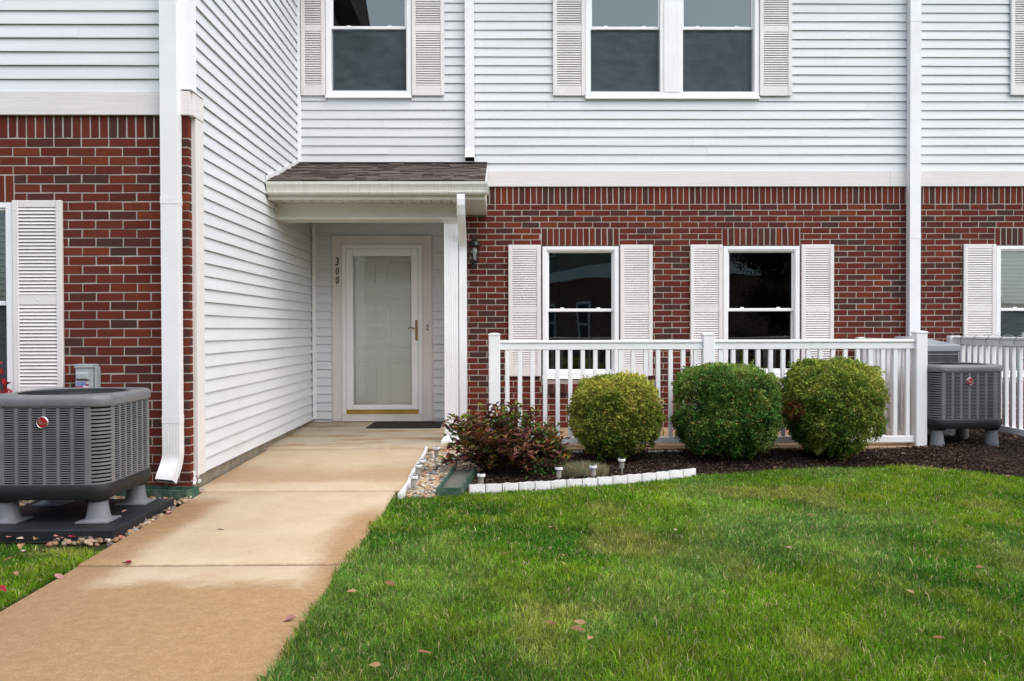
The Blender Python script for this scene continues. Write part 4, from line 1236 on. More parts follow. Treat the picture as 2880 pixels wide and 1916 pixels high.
tag(ac1, 'large dark grey air conditioner on four legs over a black pad, left of the walkway', 'air conditioner', 'dark grey air conditioners')
for ch in [c for c in bpy.data.objects if c.parent == ac2 and c.name.startswith('leg')]:
    ch.scale = (1, 1, 1.6); ch.location = (0, 0, -.127*.6)
ac2.location = (4.585, 8.28+.3625, -.005); ac2.rotation_euler = (0, 0, R(.5))
tag(ac2, 'dark grey air conditioner in the mulch right of the fence corner post', 'air conditioner', 'dark grey air conditioners')
pd = thing('equipment_pad', 'wide flat black pad under the large air conditioner', 'pad', (-2.70, 5.4, -.08))
m = MB(); m.box(-3.16, -2.245, 4.955, 5.875, -.105, -.033, .006); m.build('pad_body', 'pad_plastic', pd)
m = MB(); m.box(-2.255, -2.245+.003, 4.965, 5.865, -.09, -.05, .002); m.build('pad_lip', 'pad_plastic', pd)
# older condenser behind the right unit
oc = thing('old_condenser', 'older light grey condenser with wire grille behind the right air conditioner', 'air conditioner', (4.62, 9.35, -.05))
x0, x1, y0, y1 = 4.38, 4.96, 9.12, 9.66
MB().box(x0+.02, x1-.02, y0+.02, y1-.02, -.05, .90).build('coil', 'ac_core', oc)
MB().box(x0, x1, y0, y1, .865, .945, .012).build('top_cover', 'ac_grey_old', oc)
MB().box(x0, x1, y0, y1, -.1, .06, .01).build('base_pan', 'ac_grey_old', oc)
m = MB()
for k in range(48):
    x = x0+.01+(x1-x0-.02)*k/47; m.box(x-.0011, x+.0011, y0+.002, y0+.006, .06, .865)
for z in (.55, .84): m.box(x0, x1, y0-.001, y0+.003, z-.003, z+.003)
m.build('wire_grille', 'ac_grey_old', oc)
for x in (x0, x1-.016): MB().box(x, x+.016, y0-.002, y0+.02, .06, .865, .002).build('corner_post', 'ac_grey_old', oc)
m = MB(); m.loft([[(x0+.02, y0+.05, .945), (x1-.02, y0+.05, .945), (x1-.02, y1, .945), (x0+.02, y1, .945)], [(x0+.10, y0+.2, 1.01), (x1-.28, y0+.2, 1.01), (x1-.28, y1-.04, 1.03), (x0+.10, y1-.04, 1.03)]])
for k in range(6): m.box(x0+.05, x1-.10-.03*k, y0+.06+.03*k, y0+.066+.03*k, .95+.011*k, .956+.011*k)
m.build('fan_guard', 'ac_grey_old', oc)

# ---------------------------------------------------------------- shrubs
def rand_dirs(n):
    v = rng.normal(size=(n, 3)); return unit(v)
def boxwood(label, cx, cy, zb, zt, rx, ry, cols, seed, n=44000, brown=None):
    g = np.random.default_rng(seed)
    o = thing('boxwood_shrub', label, 'shrub', (cx, cy, -.1), 'clipped boxwoods before the fence')
    zc = (zb+zt)/2; rz = (zt-zb)/2
    # rounded, slightly squarish clipped form with clumps and gaps
    d = g.normal(size=(n, 3)); d = unit(d)
    p = 3.3; s = (np.abs(d[:, 0])**p+np.abs(d[:, 1])**p+np.abs(d[:, 2])**p)**(-1/p)
    lump = .93+.09*vnoise(d[:, 0]*2+d[:, 2]*1.3+9, d[:, 1]*2+d[:, 2]*1.7+9, 2.3, seed)+.07*vnoise(d[:, 0]*3+5, d[:, 2]*3+d[:, 1]*2+5, 3.7, seed+1)
    lump = lump-.055+.12*vnoise(d[:, 0]*4+d[:, 1]*2.3+30, d[:, 2]*4.2-d[:, 1]*2.1+30, 2.6, seed+7)*vnoise(d[:, 0]*3-d[:, 2]*2+30, d[:, 1]*4+d[:, 2]*3+30, 3.1, seed+8)*2
    depth = 1-np.abs(g.normal(0, .09, n)); depth = np.where(g.random(n) < .22, g.uniform(.3, .9, n), depth); depth = np.clip(depth, .3, 1.02)
    q = d*s[:, None]*lump[:, None]*depth[:, None]
    P = np.stack([cx+q[:, 0]*rx, cy+q[:, 1]*ry, zc+q[:, 2]*rz*np.where(q[:, 2] < 0, 1.0, 1.0)], 1)
    # taper towards the trunk at the bottom
    low = np.clip((zc-P[:, 2])/rz-.25, 0, 1)[:, None]
    P[:, :2] = (P[:, :2]-[cx, cy])*(1-.34*low**1.5)+[cx, cy]
    hole = vnoise(P[:, 0]*1.0+3, P[:, 2]*1.0+P[:, 1]+3, 9.0, seed+2)
    big = vnoise(P[:, 0]+8, P[:, 2]+P[:, 1]*.4+8, 4.5, seed+5)
    keep = ((hole > .15) | (g.random(n) < .3)) & ((big > .17+.14*low[:, 0]) | (g.random(n) < .12))
    shoot = g.random(n) < .02; P[shoot] += d[shoot]*g.uniform(.01, .035, (shoot.sum(), 1))
    P, d, depth = P[keep], d[keep], depth[keep]; k = len(P)
    D = d*.8+unit(g.normal(size=(k, 3)))*.9+np.array([0, 0, .35]); Nn = d*.7+unit(g.normal(size=(k, 3)))*.8+np.array([0, 0, .5])
    L = g.uniform(.018, .033, k); W = L*g.uniform(.5, .7, k)
    c = np.array(cols); mixv = np.clip(vnoise(P[:, 0]+2, P[:, 2]+P[:, 1], 6.0, seed+3)*.9+g.random(k)*.45-.15, 0, .999)
    idx = mixv*(len(c)-1); i0 = idx.astype(int); fr = (idx-i0)[:, None]; col = c[i0]*(1-fr)+c[np.minimum(i0+1, len(c)-1)]*fr
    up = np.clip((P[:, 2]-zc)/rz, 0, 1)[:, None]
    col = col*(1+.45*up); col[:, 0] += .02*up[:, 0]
    sp = g.random(k)
    col[sp > .955] = np.array([.42, .32, .10]); col[sp > .988] = np.array([.42, .18, .07])
    if brown is not None:
        bd = np.linalg.norm((P-np.array(brown))*[1, .6, 1], axis=1)
        bm_ = (bd < .11) & (g.random(k) < .75); col[bm_] = np.array([.20, .075, .03])
    col = col*g.uniform(.75, 1.25, (k, 1))
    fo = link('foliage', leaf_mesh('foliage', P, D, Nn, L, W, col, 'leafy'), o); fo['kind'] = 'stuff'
    m = MB(); rs = random.Random(seed)
    for i in range(18):
        a = rs.uniform(0, 6.28); e = rs.uniform(.2, .6); zz_ = rs.uniform(zb+.05, zt-.15)
        p0 = Vector((cx+.03*math.cos(a), cy+.03*math.sin(a), -.12)); p2 = Vector((cx+rx*e*math.cos(a), cy+ry*e*math.sin(a), zz_)); p1 = (p0+p2)/2+Vector((0, 0, -.05+rs.uniform(0, .08)))
        m.tube([p0, p1, p2], .011, 5, .003)
    m.build('stem', 'bark', o)
GA = [(0.0528, 0.1056, 0.0159), (0.1188, 0.1848, 0.0264), (0.1979, 0.2507, 0.0369), (0.3167, 0.3299, 0.0581), (0.4486, 0.4091, 0.0923)]
GB = [(0.0261, 0.0731, 0.0157), (0.0522, 0.1359, 0.0261), (0.0888, 0.196, 0.0367), (0.1436, 0.2353, 0.0471), (0.2353, 0.2875, 0.0784)]
GC = [(0.0478, 0.1061, 0.016), (0.0955, 0.1751, 0.0265), (0.1644, 0.2387, 0.0371), (0.252, 0.305, 0.053), (0.3713, 0.3713, 0.0796)]
boxwood('olive green clipped boxwood, leftmost and smallest of the three', 1.06, 7.88, -.03, .675, .378, .375, GA, 21)
boxwood('dark green clipped boxwood in the middle of the three', 2.085, 7.88, -.045, .765, .44, .41, GB, 22, 52000)
boxwood('yellowish green clipped boxwood nearest the fence corner post, browned on its left', 3.08, 7.88, -.02, .80, .402, .39, GC, 23, 52000, brown=(2.64, 7.7, .38))

# reddish shrub: 300 big leaves as parts, the rest in one mass
rs_ = thing('reddish_shrub', 'low spreading shrub with maroon, orange and green leaves by the pebbles', 'shrub', (.06, 7.28, -.1))
LF = []
for k, (l_, w_) in enumerate(((.075, .030), (.062, .026), (.085, .028))):
    V = [(0, 0, 0), (w_*.5, l_*.35, .008), (w_*.42, l_*.65, .004), (0, l_, -.012), (-w_*.42, l_*.65, .004), (-w_*.5, l_*.35, .008), (0, l_*.35, -.002), (0, l_*.65, -.004)]
    LF.append(MB().add(V, [(0, 1, 6), (0, 6, 5), (1, 2, 7, 6), (6, 7, 4, 5), (2, 3, 7), (7, 3, 4)]).mesh('leaf', 'shrub_leaf', True))
g = np.random.default_rng(5)
stems = MB(); leaves = []
for i in range(185):
    a = g.uniform(0, 2*math.pi); e = math.sqrt(g.random())
    bx_, by_ = .04+.12*math.cos(a)*e, 7.30+.12*math.sin(a)*e
    tx = .05+.56*math.cos(a)*e; ty = 7.28+.40*math.sin(a)*e
    edge = e**2
    tz = .42*(1-.62*edge)+g.uniform(-.10, .09)+(.05 if tx < -.05 else 0)-(.05 if tx > .35 else 0)
    if g.random() < .42: tz = g.uniform(-.06, .20)*(.6+.4*(1-edge)); ty -= .06
    p0 = Vector((bx_, by_, -.12)); p3 = Vector((tx, ty, tz)); p1 = p0.lerp(p3, .4)+Vector((0, 0, .08)); p2 = p0.lerp(p3, .75)+Vector((0, 0, .05))
    stems.tube([p0, p1, p2, p3], .0045, 4, .0018)
    for q in range(20):
        t = .16+.84*(q/19)**.8; pp = p0.lerp(p3, t)+Vector((0, 0, .1*math.sin(t*3.1)*.9))
        aa = q*2.4+i; out = Vector((math.cos(aa), math.sin(aa), .35+.5*g.random()))
        leaves.append((pp+Vector(g.normal(0, .012, 3)), out, t, float(g.random())))
stems.build('stem', 'bark', rs_)
order = sorted(leaves, key=lambda l: l[0].y-.6*l[0].z-.25*l[2])
def leafrot(d): 
    q = d.to_track_quat('Y', 'Z'); e = q.to_euler(); return (e.x, e.y+float(g.uniform(-.6, .6)), e.z)
for pp, out, t, rn in order[:300]:
    s_ = float(g.uniform(.6, 1.1)); link('leaf', LF[int(g.integers(3))], rs_, pp, leafrot(out), (s_, s_, s_))
rest = order[300:]
P = np.array([tuple(r[0]) for r in rest]); D = np.array([tuple(r[1]) for r in rest]); k = len(P)
pal = np.array([(.11, .038, .032), (.18, .062, .032), (.10, .042, .038), (.30, .125, .03), (.15, .06, .036), (.12, .19, .035), (.24, .24, .04), (.13, .05, .042)])
cc = pal[g.integers(0, 8, k)]*g.uniform(.7, 1.3, (k, 1))
fo = link('foliage', leaf_mesh('foliage', P, D, np.tile([0, 0, 1.], (k, 1))+g.normal(0, .4, (k, 3)), g.uniform(.05, .085, k), g.uniform(.026, .038, k), cc, 'leafy'), rs_); fo['kind'] = 'stuff'
# green lobed leaves showing through it
k = 520
cl = np.array([(.50, 7.25, .05), (.36, 7.2, .27), (.42, 7.3, .20), (-.36, 7.2, .20), (-.30, 7.3, .28), (.20, 7.2, .34), (.46, 7.2, .12), (.02, 7.15, .36), (.30, 7.1, -.05), (.47, 7.3, .0)])
ci = g.integers(0, len(cl), k); P = cl[ci]+g.normal(0, .045, (k, 3)); P[:, 2] = np.maximum(P[:, 2], -.09)
D = g.normal(size=(k, 3))+[0, -.3, .5]; cc = np.array([(.045, .12, .02), (.07, .16, .03), (.035, .085, .025)])[g.integers(0, 3, k)]*g.uniform(.7, 1.3, (k, 1))
fo = link('green_foliage', leaf_mesh('green_foliage', P, D, np.tile([0, -.5, 1.], (k, 1))+g.normal(0, .4, (k, 3)), g.uniform(.02, .04, k), g.uniform(.018, .03, k), cc, 'leafy'), rs_); fo['kind'] = 'stuff'

def blades(P, Lh, Wd, lean, col, name, mat='grass_blade', g=rng):
    n = len(P); a = g.uniform(0, 2*math.pi, n); dirx, diry = np.cos(a), np.sin(a)
    fa = g.uniform(0, 2*math.pi, n); sx, sy = np.cos(fa)*Wd/2, np.sin(fa)*Wd/2
    z0 = np.zeros(n)
    b0 = P+np.stack([sx, sy, z0], 1); b1 = P-np.stack([sx, sy, z0], 1)
    mo = np.stack([dirx*lean*Lh*.35, diry*lean*Lh*.35, Lh*.62], 1); to = np.stack([dirx*lean*Lh, diry*lean*Lh, Lh*np.sqrt(np.clip(1-lean**2*.75, .12, 1))], 1)
    m0 = P+mo+np.stack([sx, sy, z0], 1)*.8; m1 = P+mo-np.stack([sx, sy, z0], 1)*.8; t = P+to
    V = np.stack([b0, b1, m1, m0, t], 1).reshape(-1, 3); i = np.arange(n)[:, None]*5
    Q = i+np.array([[0, 1, 2, 3]]); T = i+np.array([[3, 2, 4]])
    return np_mesh(name, V, T, np.repeat(col, 5, 0), mat, Q)
# pale tuft
g = np.random.default_rng(8)
tf = thing('grass_tuft', 'pale grey green grassy tuft in the mulch between the solar lights', 'plant', (.71, 7.2, -.11))
n = 2600; a = g.uniform(0, 6.28, n); e = np.sqrt(g.random(n)); P = np.stack([.70+.21*e*np.cos(a), 7.20+.15*e*np.sin(a), np.full(n, -.115)], 1)
cc = np.array([(.26, .31, .18), (.34, .36, .22), (.42, .36, .2), (.2, .25, .14), (.38, .22, .13)])[g.integers(0, 5, n)]*g.uniform(.7, 1.2, (n, 1))
fo = link('foliage', blades(P, g.uniform(.07, .15, n)*(1.1-.4*e), np.full(n, .0032), g.uniform(.15, .8, n), cc, 'foliage', 'leafy', g), tf); fo['kind'] = 'stuff'
# burning bushes at the picture's sides
def red_bush(label, cx, cy, zlo, zhi, rx, ry, nleaf, seed, nst=14):
    g = np.random.default_rng(seed); o = thing('burning_bush', label, 'shrub', (cx, cy, -.1)); m = MB(); P = []; D = []
    for i in range(nst):
        a = g.uniform(0, 6.28); e = g.uniform(.3, 1); tip = Vector((cx+rx*e*math.cos(a), cy+ry*e*math.sin(a), g.uniform(zlo+(zhi-zlo)*.4, zhi)))
        p0 = Vector((cx+.03*math.cos(a), cy, -.12)); mid = p0.lerp(tip, .55)+Vector((0, 0, .06))
        m.tube([p0, mid, tip], .006, 5, .0018)
        for q in range(2):
            s = mid.lerp(tip, g.uniform(.2, .9)); m.tube([s, s+Vector((math.cos(a+1-2*q)*.12, math.sin(a+1-2*q)*.1, g.uniform(-.03, .07)))], .0025, 4, .001)
        for q in range(nleaf//nst):
            t = g.uniform(.0, 1); P.append(mid.lerp(tip, t)+Vector(g.normal(0, .03, 3))); D.append(g.normal(size=3)+[0, 0, -.2])
    m.build('stem', 'bark', o); P = np.array([tuple(p) for p in P]); D = np.array(D); k = len(P)
    cc = np.array([(.40, .015, .03), (.28, .01, .02), (.50, .05, .07), (.20, .008, .012)])[g.integers(0, 4, k)]*g.uniform(.8, 1.2, (k, 1))
    fo = link('foliage', leaf_mesh('foliage', P, D, g.normal(size=(k, 3)), g.uniform(.04, .062, k), g.uniform(.028, .042, k), cc, 'leafy'), o); fo['kind'] = 'stuff'
red_bush('bright red leaved bush at the left edge in front of the window', -3.755, 6.08, .40, .95, .22, .18, 900, 3)
red_bush('nearly bare twiggy bush with a few red leaves at the right edge', 5.06, 7.75, .3, .93, .26, .25, 26, 4, 13)

# ---------------------------------------------------------------- pebbles, mulch, grass
ico = [(0, .526, .851), (0, -.526, .851), (.526, .851, 0), (-.526, .851, 0), (.851, 0, .526), (-.851, 0, .526), (0, .526, -.851), (0, -.526, -.851), (.526, -.851, 0), (-.526, -.851, 0), (.851, 0, -.526), (-.851, 0, -.526)]
import bmesh
bm = bmesh.new(); bmesh.ops.create_icosphere(bm, subdivisions=2, radius=1); bm.verts.ensure_lookup_table()
IV = np.array([v.co[:] for v in bm.verts]); IF = np.array([[v.index for v in f.verts] for f in bm.faces]); bm.free()
def pebbles(label, pts, sizes, cols, seed):
    g = np.random.default_rng(seed); n = len(pts)
    sc = sizes[:, None]*np.stack([g.uniform(.8, 1.3, n), g.uniform(.75, 1.1, n), g.uniform(.5, .8, n)], 1)
    a = g.uniform(0, 6.28, n); ca, sa = np.cos(a), np.sin(a); tl = g.uniform(-.5, .5, n)
    v = IV[None]*(1+.10*np.sin(IV[None]@g.normal(size=(n, 3, 1))*2.2))*sc[:, None, :]
    x = v[..., 0]*ca[:, None]-v[..., 1]*sa[:, None]; y = v[..., 0]*sa[:, None]+v[..., 1]*ca[:, None]; z = v[..., 2]+x*np.sin(tl)[:, None]*.6
    V = np.stack([x, y, z], 2)+pts[:, None, :]; T = (np.arange(n)[:, None, None]*len(IV)+IF[None]).reshape(-1, 3)
    me = np_mesh('pebbles', V.reshape(-1, 3), T, np.repeat(cols, len(IV), 0), 'pebble', None, True)
    return tag(link('pebbles', me), label, 'gravel', kind='stuff')
pc = np.array([(.42, .29, .17), (.50, .38, .25), (.34, .22, .12), (.55, .47, .38), (.22, .22, .22), (.30, .31, .32), (.46, .24, .14), (.60, .52, .44), (.16, .14, .13), (.40, .33, .22)])
g = np.random.default_rng(31); n = 1500
x = g.uniform(-.70, -.16, n); y = g.uniform(6.2, 8.34, n); keep = (x < -.50+.08*(y-6.2)) | (y > 7.28)
x, y = x[keep], y[keep]; n = len(x)
z = -.108+.012*(y-6.2)+g.uniform(-.004, .016, n)
pebbles('rounded tan and grey pebbles in the strip beside the walkway', np.stack([x, y, z], 1), g.uniform(.014, .027, n), pc[g.integers(0, 10, n)]*g.uniform(.75, 1.2, (n, 1)), 41)
n = 4200; x = g.uniform(-3.9, -2.2, n); y = g.uniform(4.84, 6.42, n); keep = ~((x > -3.12) & (x < -2.27) & (y > 5.0) & (y < 5.8)) & (x < -2.21+.0*y) & (y > 4.86+.12*vnoise(x, y, 5, 3)+.1*(x < -2.6))
x, y = x[keep], y[keep]; n = len(x); z = -.098+.008*(y-5)+g.uniform(-.006, .014, n)
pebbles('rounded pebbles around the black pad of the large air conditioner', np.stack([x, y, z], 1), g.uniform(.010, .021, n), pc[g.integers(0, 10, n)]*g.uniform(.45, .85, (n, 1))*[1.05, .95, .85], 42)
# mulch chips
n = 42000; x = g.uniform(-.3, 6.2, n); t = g.random(n); f0 = bed_front(np.minimum(x, 5.2)); y1_ = np.where(x < 4.3, 8.34, 9.8); y = f0+(y1_-f0)*t
z = zbed(x, y)-.006+g.uniform(0, .02, n); P = np.stack([x, y, z], 1)
D = g.normal(size=(n, 3))*[1, 1, .35]; cc = np.array([(.046, .032, .024), (.072, .050, .036), (.028, .020, .016), (.12, .082, .058), (.058, .040, .030)])[g.integers(0, 5, n)]*g.uniform(.6, 1.3, (n, 1)); cc[g.random(n) > .988] = (.34, .22, .13)
mu = link('mulch_chips', leaf_mesh('mulch_chips', P, D, g.normal(0, .5, (n, 3))+[0, 0, 1], g.uniform(.015, .05, n), g.uniform(.006, .014, n), cc, 'chip')); tag(mu, 'dark brown shredded mulch chips covering the bed', 'mulch', kind='stuff')
# grass
def grass(label, P, seed, wob=0.0):
    g = np.random.default_rng(seed); n = len(P); x, y = P[:, 0], P[:, 1]
    p1 = vnoise(x+7, y+7, 1.1, 1)*.6+vnoise(x+3, y+9, 2.7, 2)*.4; p2 = vnoise(x+1, y+5, 4.5, 3); p3 = vnoise(x+20, y+2, .8, 4)
    dark = np.array([.070, .215, .018]); blue = np.array([.25, .42, .12]); mid = np.array([.20, .37, .022]); yel = np.array([.50, .50, .045])
    w1 = np.clip((p1-.35)*3.2, 0, 1)[:, None]; w2 = np.clip((p2-.55)*2.5, 0, 1)[:, None]; w3 = np.clip((p3-.55)*4, 0, 1)[:, None]
    c = dark*(1-w1*.85)+mid*w1*.85; c = c*(1-.30*w2)+yel*.30*w2; w4 = np.clip((vnoise((x-y*.35)*1.0+50, (y+x*.35)*.3+50, 2.4, 14)-.62)*6, 0, 1)[:, None]; w5 = np.clip((vnoise(x+33, y+21, 1.9, 15)-.72)*7, 0, 1)[:, None]
    c = c*(1-.55*w3)+blue*.55*w3; c = c*(1-.35*w4)+blue*.35*w4; c = c*(1-.5*w5)+np.array([.48, .44, .12])*.5*w5
    r = g.random(n)[:, None]; c = np.where(r > .84, c*.5+yel*.5, c); c = np.where(r > .915, np.array([.56, .48, .25]), c); c = np.where(r < .08, c*.5, c)
    p4 = vnoise(x+11, y+3, 15, 6)*.6+vnoise(x+2, y+13, 31, 7)*.4; st_ = vnoise((x*.8+y)*1.0+40, (y-x*.25)*.25+40, 2.1, 8)
    c = c*(.62+.76*p4)[:, None]*(.85+.4*np.clip(st_-.35, 0, .6))[:, None]*g.uniform(.45, 1.65, (n, 1))
    Lh = g.uniform(.026, .056, n)*(.75+.5*p2)*np.where(np.abs(x+.80) < .06, 1.35, 1.0)*np.where(g.random(n) > .985, 1.5, 1.0); Wd = g.uniform(.0022, .0058, n)*np.clip(y/4.0, .8, 1.5); lean = np.clip(np.abs(g.normal(.55, .28, n)), .02, .98)
    me = blades(P, Lh, Wd, lean, c, 'grass', 'grass_blade', g); return tag(link('grass', me), label, 'grass', kind='stuff')
g = np.random.default_rng(77); N0 = 760000
y = 2.15+5.4*g.random(N0)**1.45; x = g.uniform(-.89, 5.0, N0); jag = .035*vnoise(x+3, y, 9, 9)
keep = (x < .66*y+.15) & (y < bed_front(x)+.02-jag) & (x > -.80-.045*np.clip((5.6-y)/1.2, 0, 1)+.035*vnoise(x, y+4, 7, 10)) 
x, y = x[keep], y[keep]; P = np.stack([x, y, -.135+.006*(y-2)/5], 1)
grass('green lawn grass right of the walkway', P, 51)
N0 = 130000; y = 2.6+2.4*g.random(N0); x = g.uniform(-3.6, -2.17, N0)
keep = (x > -.66*y-.2) & (y < 4.93-.2*vnoise(x, y, 4, 12)) & (x < -2.195-.03*vnoise(x, y, 6, 13))
keep &= (y < 4.7) | (g.random(N0) < .3)
x, y = x[keep], y[keep]; P = np.stack([x, y, np.full(len(x), -.125)], 1)
grass('green grass patch left of the walkway with fallen leaves', P, 52)

# ---------------------------------------------------------------- fallen leaves
FL = []
for k in range(4):
    r = random.Random(90+k); l_, w_ = .06, .034; cu = r.uniform(.006, .016)
    V = [(0, -l_/2, 0), (w_*.4, -l_*.2, cu*.7), (w_*.5, l_*.12, cu), (w_*.22, l_*.36, cu*.8), (0, l_/2, .008), (-w_*.22, l_*.36, cu*.6), (-w_*.5, l_*.1, cu*1.2), (-w_*.42, -l_*.2, cu*.8), (0, -l_*.1, .001), (0, l_*.22, .002), (.002, -l_*.75, .003)]
    FL.append((V, [(0, 1, 8), (1, 2, 9, 8), (2, 3, 9), (3, 4, 9), (4, 5, 9), (5, 6, 9), (6, 7, 8, 9), (7, 0, 8), (0, 10, 1)]))
LM = {}
def leaf(x, y, z, col, label, s=1.0, group=None, zr=None):
    k = random.randrange(4)
    if (k, col) not in LM: LM[k, col] = MB().add(*FL[k]).mesh('fallen_leaf', 'leaf_'+col, True)
    s *= .88; o = link('fallen_leaf', LM[k, col], None, (x, y, z), (random.uniform(-.3, .3), random.uniform(-.3, .3), random.uniform(0, 6.28)), (s, s, s))
    return tag(o, label, 'leaf', group)
GL = 'leaves fallen on the lawn'
for x, y, c, lab, s in [(-.429, 5.092, 'red', 'single bright red leaf on the lawn', .8), (.308, 5.073, 'tan', 'tan leaf on the lawn in front of the pale tuft', .8), (.336, 4.46, 'tan', 'tan curled leaf halfway down the lawn', .9),
    (-.525, 3.992, 'brown', 'reddish brown leaf in the lawn near the walkway', 1.0), (-.679, 3.872, 'tan', 'tan leaf in the lawn closest to the walkway edge', .9), (.2, 3.425, 'brown', 'large brown leaf, leftmost of the cluster low on the lawn', 1.25),
    (.319, 3.443, 'tan', 'tan leaf at the top of the cluster low on the lawn', .9), (.302, 3.361, 'brown', 'dark brown leaf in the middle of the cluster low on the lawn', 1.1), (1.566, 4.604, 'pink', 'thin pink leaf on the lawn below the right boxwood', .7),
    (1.972, 5.398, 'tan', 'tan leaf on the upper right lawn', .8), (2.379, 4.192, 'brown', 'brown leaf on the lawn near the right edge', 1.0), (1.846, 3.815, 'tan', 'tan leaf on the lower right lawn', .8),
    (1.676, 3.236, 'brown', 'brown leaf at the bottom right of the lawn', .8), (-.448, 3.014, 'tan', 'tan leaf at the bottom of the lawn nearest the walkway', .9), (-.289, 3.133, 'brown', 'brown leaf at the bottom of the lawn, second from the walkway', .8),
    (1.033, 5.028, 'pale', 'pale leaf on the lawn below the middle boxwood', .6), (.341, 3.264, 'tan', 'small tan leaf at the bottom of the cluster low on the lawn', .7), (.019, 4.517, 'brown', 'small brown leaf left of the tan curled leaf on the lawn', .6)]:
    leaf(x, y, -.070, c, lab, s*1.15, GL)
for x, y, c, lab, s in [(-2.185, 4.227, 'pink', 'pink leaf on the left edge of the walkway', 1.2), (-1.949, 4.465, 'red', 'red leaf lying in the walkway joint', .9), (-.892, 3.599, 'pink', 'pale pink leaf on the right edge of the walkway', 1.1),
    (-.814, 5.307, 'red', 'red leaf at the right edge of the walkway further back', .8), (-2.186, 5.629, 'pink', 'pink leaf on the walkway beside the pebbles', 1.0), (-1.704, 5.187, 'pale', 'whitish leaf on the middle of the walkway', .9)]:
    leaf(x, y, zwalk(y)+.004, c, lab, s, 'leaves fallen on the walkway')
GM = 'leaves fallen on the mulch'
for x, y, c, lab, s in [(3.32, 8.016, 'pink', 'pink leaf on the mulch in front of the fence corner post', .8), (4.613, 7.886, 'red', 'red leaf on the mulch in front of the right air conditioner', 1.0), (3.41, 7.881, 'pale', 'pale leaf on the mulch right of the pink one', .7),
    (3.821, 8.045, 'pale', 'thin pale leaf on the mulch below the fence corner post', .7), (4.15, 6.93, 'pink', 'large pink leaf on the mulch at the right edge', 1.2), (4.237, 7.347, 'tan', 'tan leaf on the mulch near the right edge', .8),
    (2.41, 7.659, 'tan', 'tan leaf on the mulch below the middle boxwood', .7), (3.599, 7.45, 'red', 'red leaf where mulch meets lawn at the right', .7), (-.039, 6.943, 'tan', 'tan leaf on the mulch beside the green splash block', .9),
    (.031, 6.958, 'tan', 'tan leaf on the mulch, second from the green splash block', .8), (.491, 7.539, 'pale', 'pale leaf on the mulch behind the solar lights', .8), (.781, 6.903, 'pale', 'pale leaf on the mulch beside the pale tuft', .7)]:
    leaf(x, y, float(zbed(x, y))+.016, c, lab, s, GM)
for x, y, c, lab in [(-2.642, 4.975, 'pink', 'pink leaf below the pad, third from the left edge'), (-2.832, 4.93, 'pink', 'pink leaf below the pad, second from the left edge'), (-2.91, 4.90, 'pink', 'pink leaf below the pad at the left edge'),
    (-2.326, 4.851, 'pink', 'large pink leaf on the pebbles in front of the pad corner'), (-2.474, 4.93, 'red', 'red leaf touching the front of the black pad'), (-2.638, 4.71, 'tan', 'tan leaf in the left grass patch near the left edge'),
    (-2.649, 4.875, 'tan', 'tan leaf just under the front of the black pad'), (-2.561, 4.457, 'brown', 'brown leaf in the middle of the left grass patch'), (-2.46, 4.595, 'tan', 'tan leaf in the left grass patch beside the walkway'),
    (-2.37, 4.184, 'tan', 'tan leaf in the lower part of the left grass patch'), (-2.297, 3.94, 'red', 'red leaf at the lowest tip of the left grass patch'), (-2.462, 4.823, 'pink', 'small pink leaf in the left grass patch below the red one'),
    (-2.75, 4.9, 'pale', 'pale leaf below the left part of the black pad'), (-2.55, 4.92, 'pink', 'pink leaf below the middle of the black pad'), (-2.40, 4.90, 'pale', 'pale leaf on the pebbles below the pad corner'), (-2.58, 4.62, 'pale', 'pale leaf in the middle of the left grass patch')]:
    leaf(x, y, -.068, c, lab, random.uniform(.8, 1.2), 'leaves in the left grass patch')
leaf(-2.389, 5.43, -.026, 'pink', 'pink leaf on the black pad under the large air conditioner', .8)

# ---------------------------------------------------------------- what the panes mirror: houses and a tree across the court
far = thing('townhouse', 'townhouse across the court, seen only mirrored in the window panes', 'townhouse', (-3, -15, -.2))
cor = [(-14, -13.8), (.9, -13.8), (3.6, -5.6), (11.5, -5.6), (11.5, -22), (-14, -22)]
def shell(z0, z1, off, name, mat):
    P = []; n_ = len(cor)
    c_ = Vector((0, -16))
    for x, y in cor: d = Vector((x, y))-c_; P.append((x, y+off))
    return MB().prism_z(P[::-1], z0, z1).build(name, mat, far)
shell(-.25, 2.75, 0, 'brick_wall', 'far_brick'); shell(2.76, 3.12, .03, 'fascia_board', 'vinyl')
up_ = MB().prism_z([(x, y) for x, y in cor][::-1], 3.13, 5.6).build('siding_wall', 'far_siding', far)
for k in range(24):
    z = 3.15+k*EXP
    MB().prism_z([(-14, -13.78), (.92, -13.78), (.93, -13.8), (-14, -13.8)][::-1], z, z+.012).build('siding_plank', 'far_siding', up_)
    MB().prism_z([(.88, -13.8), (3.58, -5.59), (3.61, -5.6), (.92, -13.8)][::-1], z, z+.012).build('siding_plank', 'far_siding', up_)
m = MB(); P = [(x+(-.3 if x < 5 else .3), y+.35) for x, y in cor]; Q = [(x*.8, -16+(y+16)*.25) for x, y in cor]
m.loft([[(x, y, 5.6) for x, y in P][::-1], [(x, y, 5.8) for x, y in P][::-1], [(x, y, 8.0) for x, y in Q][::-1]]); m.build('roof', 'shingle', far)
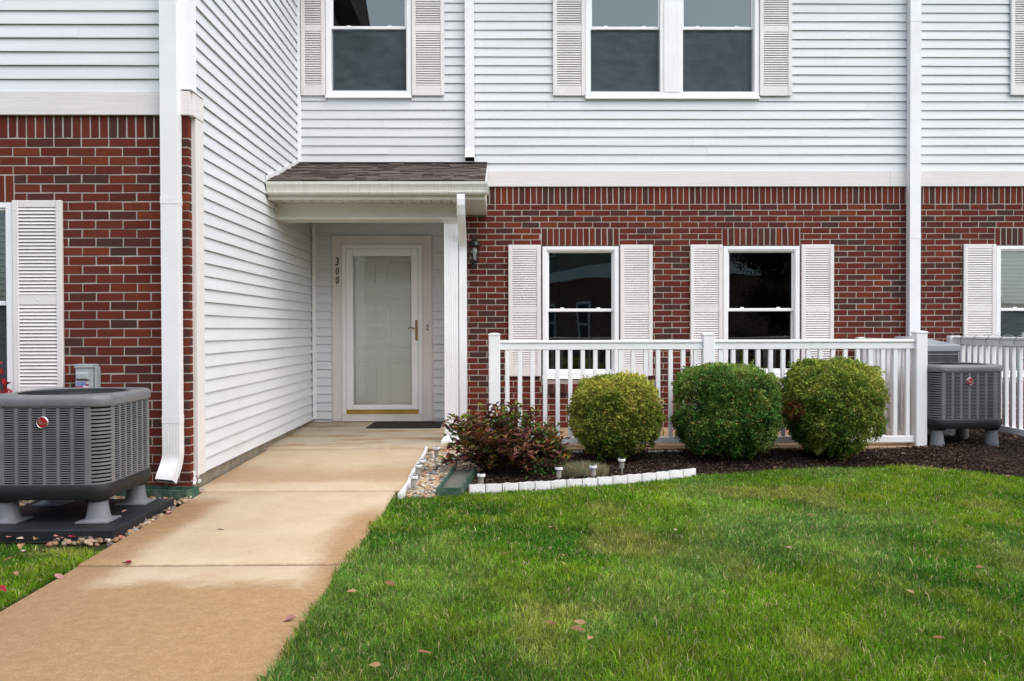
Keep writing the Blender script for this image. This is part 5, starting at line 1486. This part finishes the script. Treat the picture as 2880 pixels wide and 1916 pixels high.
for x, z0, z1 in ((-2.6, .6, 2.05), (-5, .6, 2.05), (-2.6, 3.7, 5.2), (-5, 3.7, 5.2), (-.6, 3.7, 5.2), (-8, 3.7, 5.2), (-.5, .6, 2.05)):
    o = MB().ring(x-.5, x+.5, z0, z1, 13.70, 13.78, .07).v
    m = MB(); m.ring(x-.5, x+.5, z0, z1, -13.79, -13.72, .08); m.box(x-.42, x+.42, -13.79, -13.73, (z0+z1)/2-.03, (z0+z1)/2+.03)
    wn = m.build('window', 'vinyl', far)
    MB().add([(x-.42, -13.75, z0+.08), (x+.42, -13.75, z0+.08), (x+.42, -13.75, z1-.08), (x-.42, -13.75, z1-.08)], [(0, 3, 2, 1)]).build('pane', 'room', wn)
dv = Vector((2.7, 8.2, 0)).normalized(); nv = Vector((-dv.y, dv.x, 0))
for t, z0, z1 in ((3.0, .6, 2.05), (6.0, .6, 2.05), (3.0, 3.7, 5.2), (6.0, 3.7, 5.2)):
    c0 = Vector((.9, -13.8, 0))+dv*t+nv*.03; m = MB()
    for a, b, c, d in ((-.5, .5, z0, z0+.08), (-.5, .5, z1-.08, z1), (-.5, -.42, z0, z1), (.42, .5, z0, z1), (-.5, .5, (z0+z1)/2-.03, (z0+z1)/2+.03)):
        p, q = c0+dv*a, c0+dv*b; p2, q2 = p+nv*.06, q+nv*.06
        m.loft([[(p.x, p.y, c), (q.x, q.y, c), (q2.x, q2.y, c), (p2.x, p2.y, c)], [(p.x, p.y, d), (q.x, q.y, d), (q2.x, q2.y, d), (p2.x, p2.y, d)]])
    wn = m.build('window', 'vinyl', far)
    p, q = c0-dv*.42+nv*.02, c0+dv*.42+nv*.02
    MB().add([(p.x, p.y, z0+.08), (q.x, q.y, z0+.08), (q.x, q.y, z1-.08), (p.x, p.y, z1-.08)], [(0, 1, 2, 3)]).build('pane', 'room', wn)
tr = thing('tree', 'dark leafy tree across the court, seen only mirrored in the right dark window', 'tree', (7.3, -3.0, -.25))
m = MB(); g = np.random.default_rng(61); m.tube([(7.3, -3, -.3), (7.25, -3, 1.2), (7.35, -2.95, 2.6), (7.3, -3, 4.2)], .14, 8, .04); tips = []
for i in range(34):
    a = g.uniform(0, 6.28); z = g.uniform(.6, 4.0); L_ = (1.9-.3*z)*g.uniform(.7, 1.1); p = Vector((7.3, -3, z)); q = p+Vector((math.cos(a)*L_, math.sin(a)*L_, g.uniform(.1, .7))); m.tube([p, p.lerp(q, .5)+Vector((0, 0, .1)), q], .03, 5, .006); tips += [p.lerp(q, t) for t in np.linspace(.25, 1, 9)]
m.build('trunk', 'bark', tr)
k = 15000; ti = g.integers(0, len(tips), k); P = np.array([tuple(t) for t in tips])[ti]+g.normal(0, .16, (k, 3)); cc = np.array([(.012, .022, .008), (.02, .035, .010), (.03, .03, .012)])[g.integers(0, 3, k)]
fo = link('crown', leaf_mesh('crown', P, g.normal(size=(k, 3)), g.normal(size=(k, 3)), g.uniform(.06, .12, k), g.uniform(.03, .06, k), cc, 'leafy'), tr); fo['kind'] = 'stuff'
for o in bpy.data.objects:
    if o.type == 'MESH' and len(o.data.materials) == 0: o.data.materials.append(MATS['vinyl'])
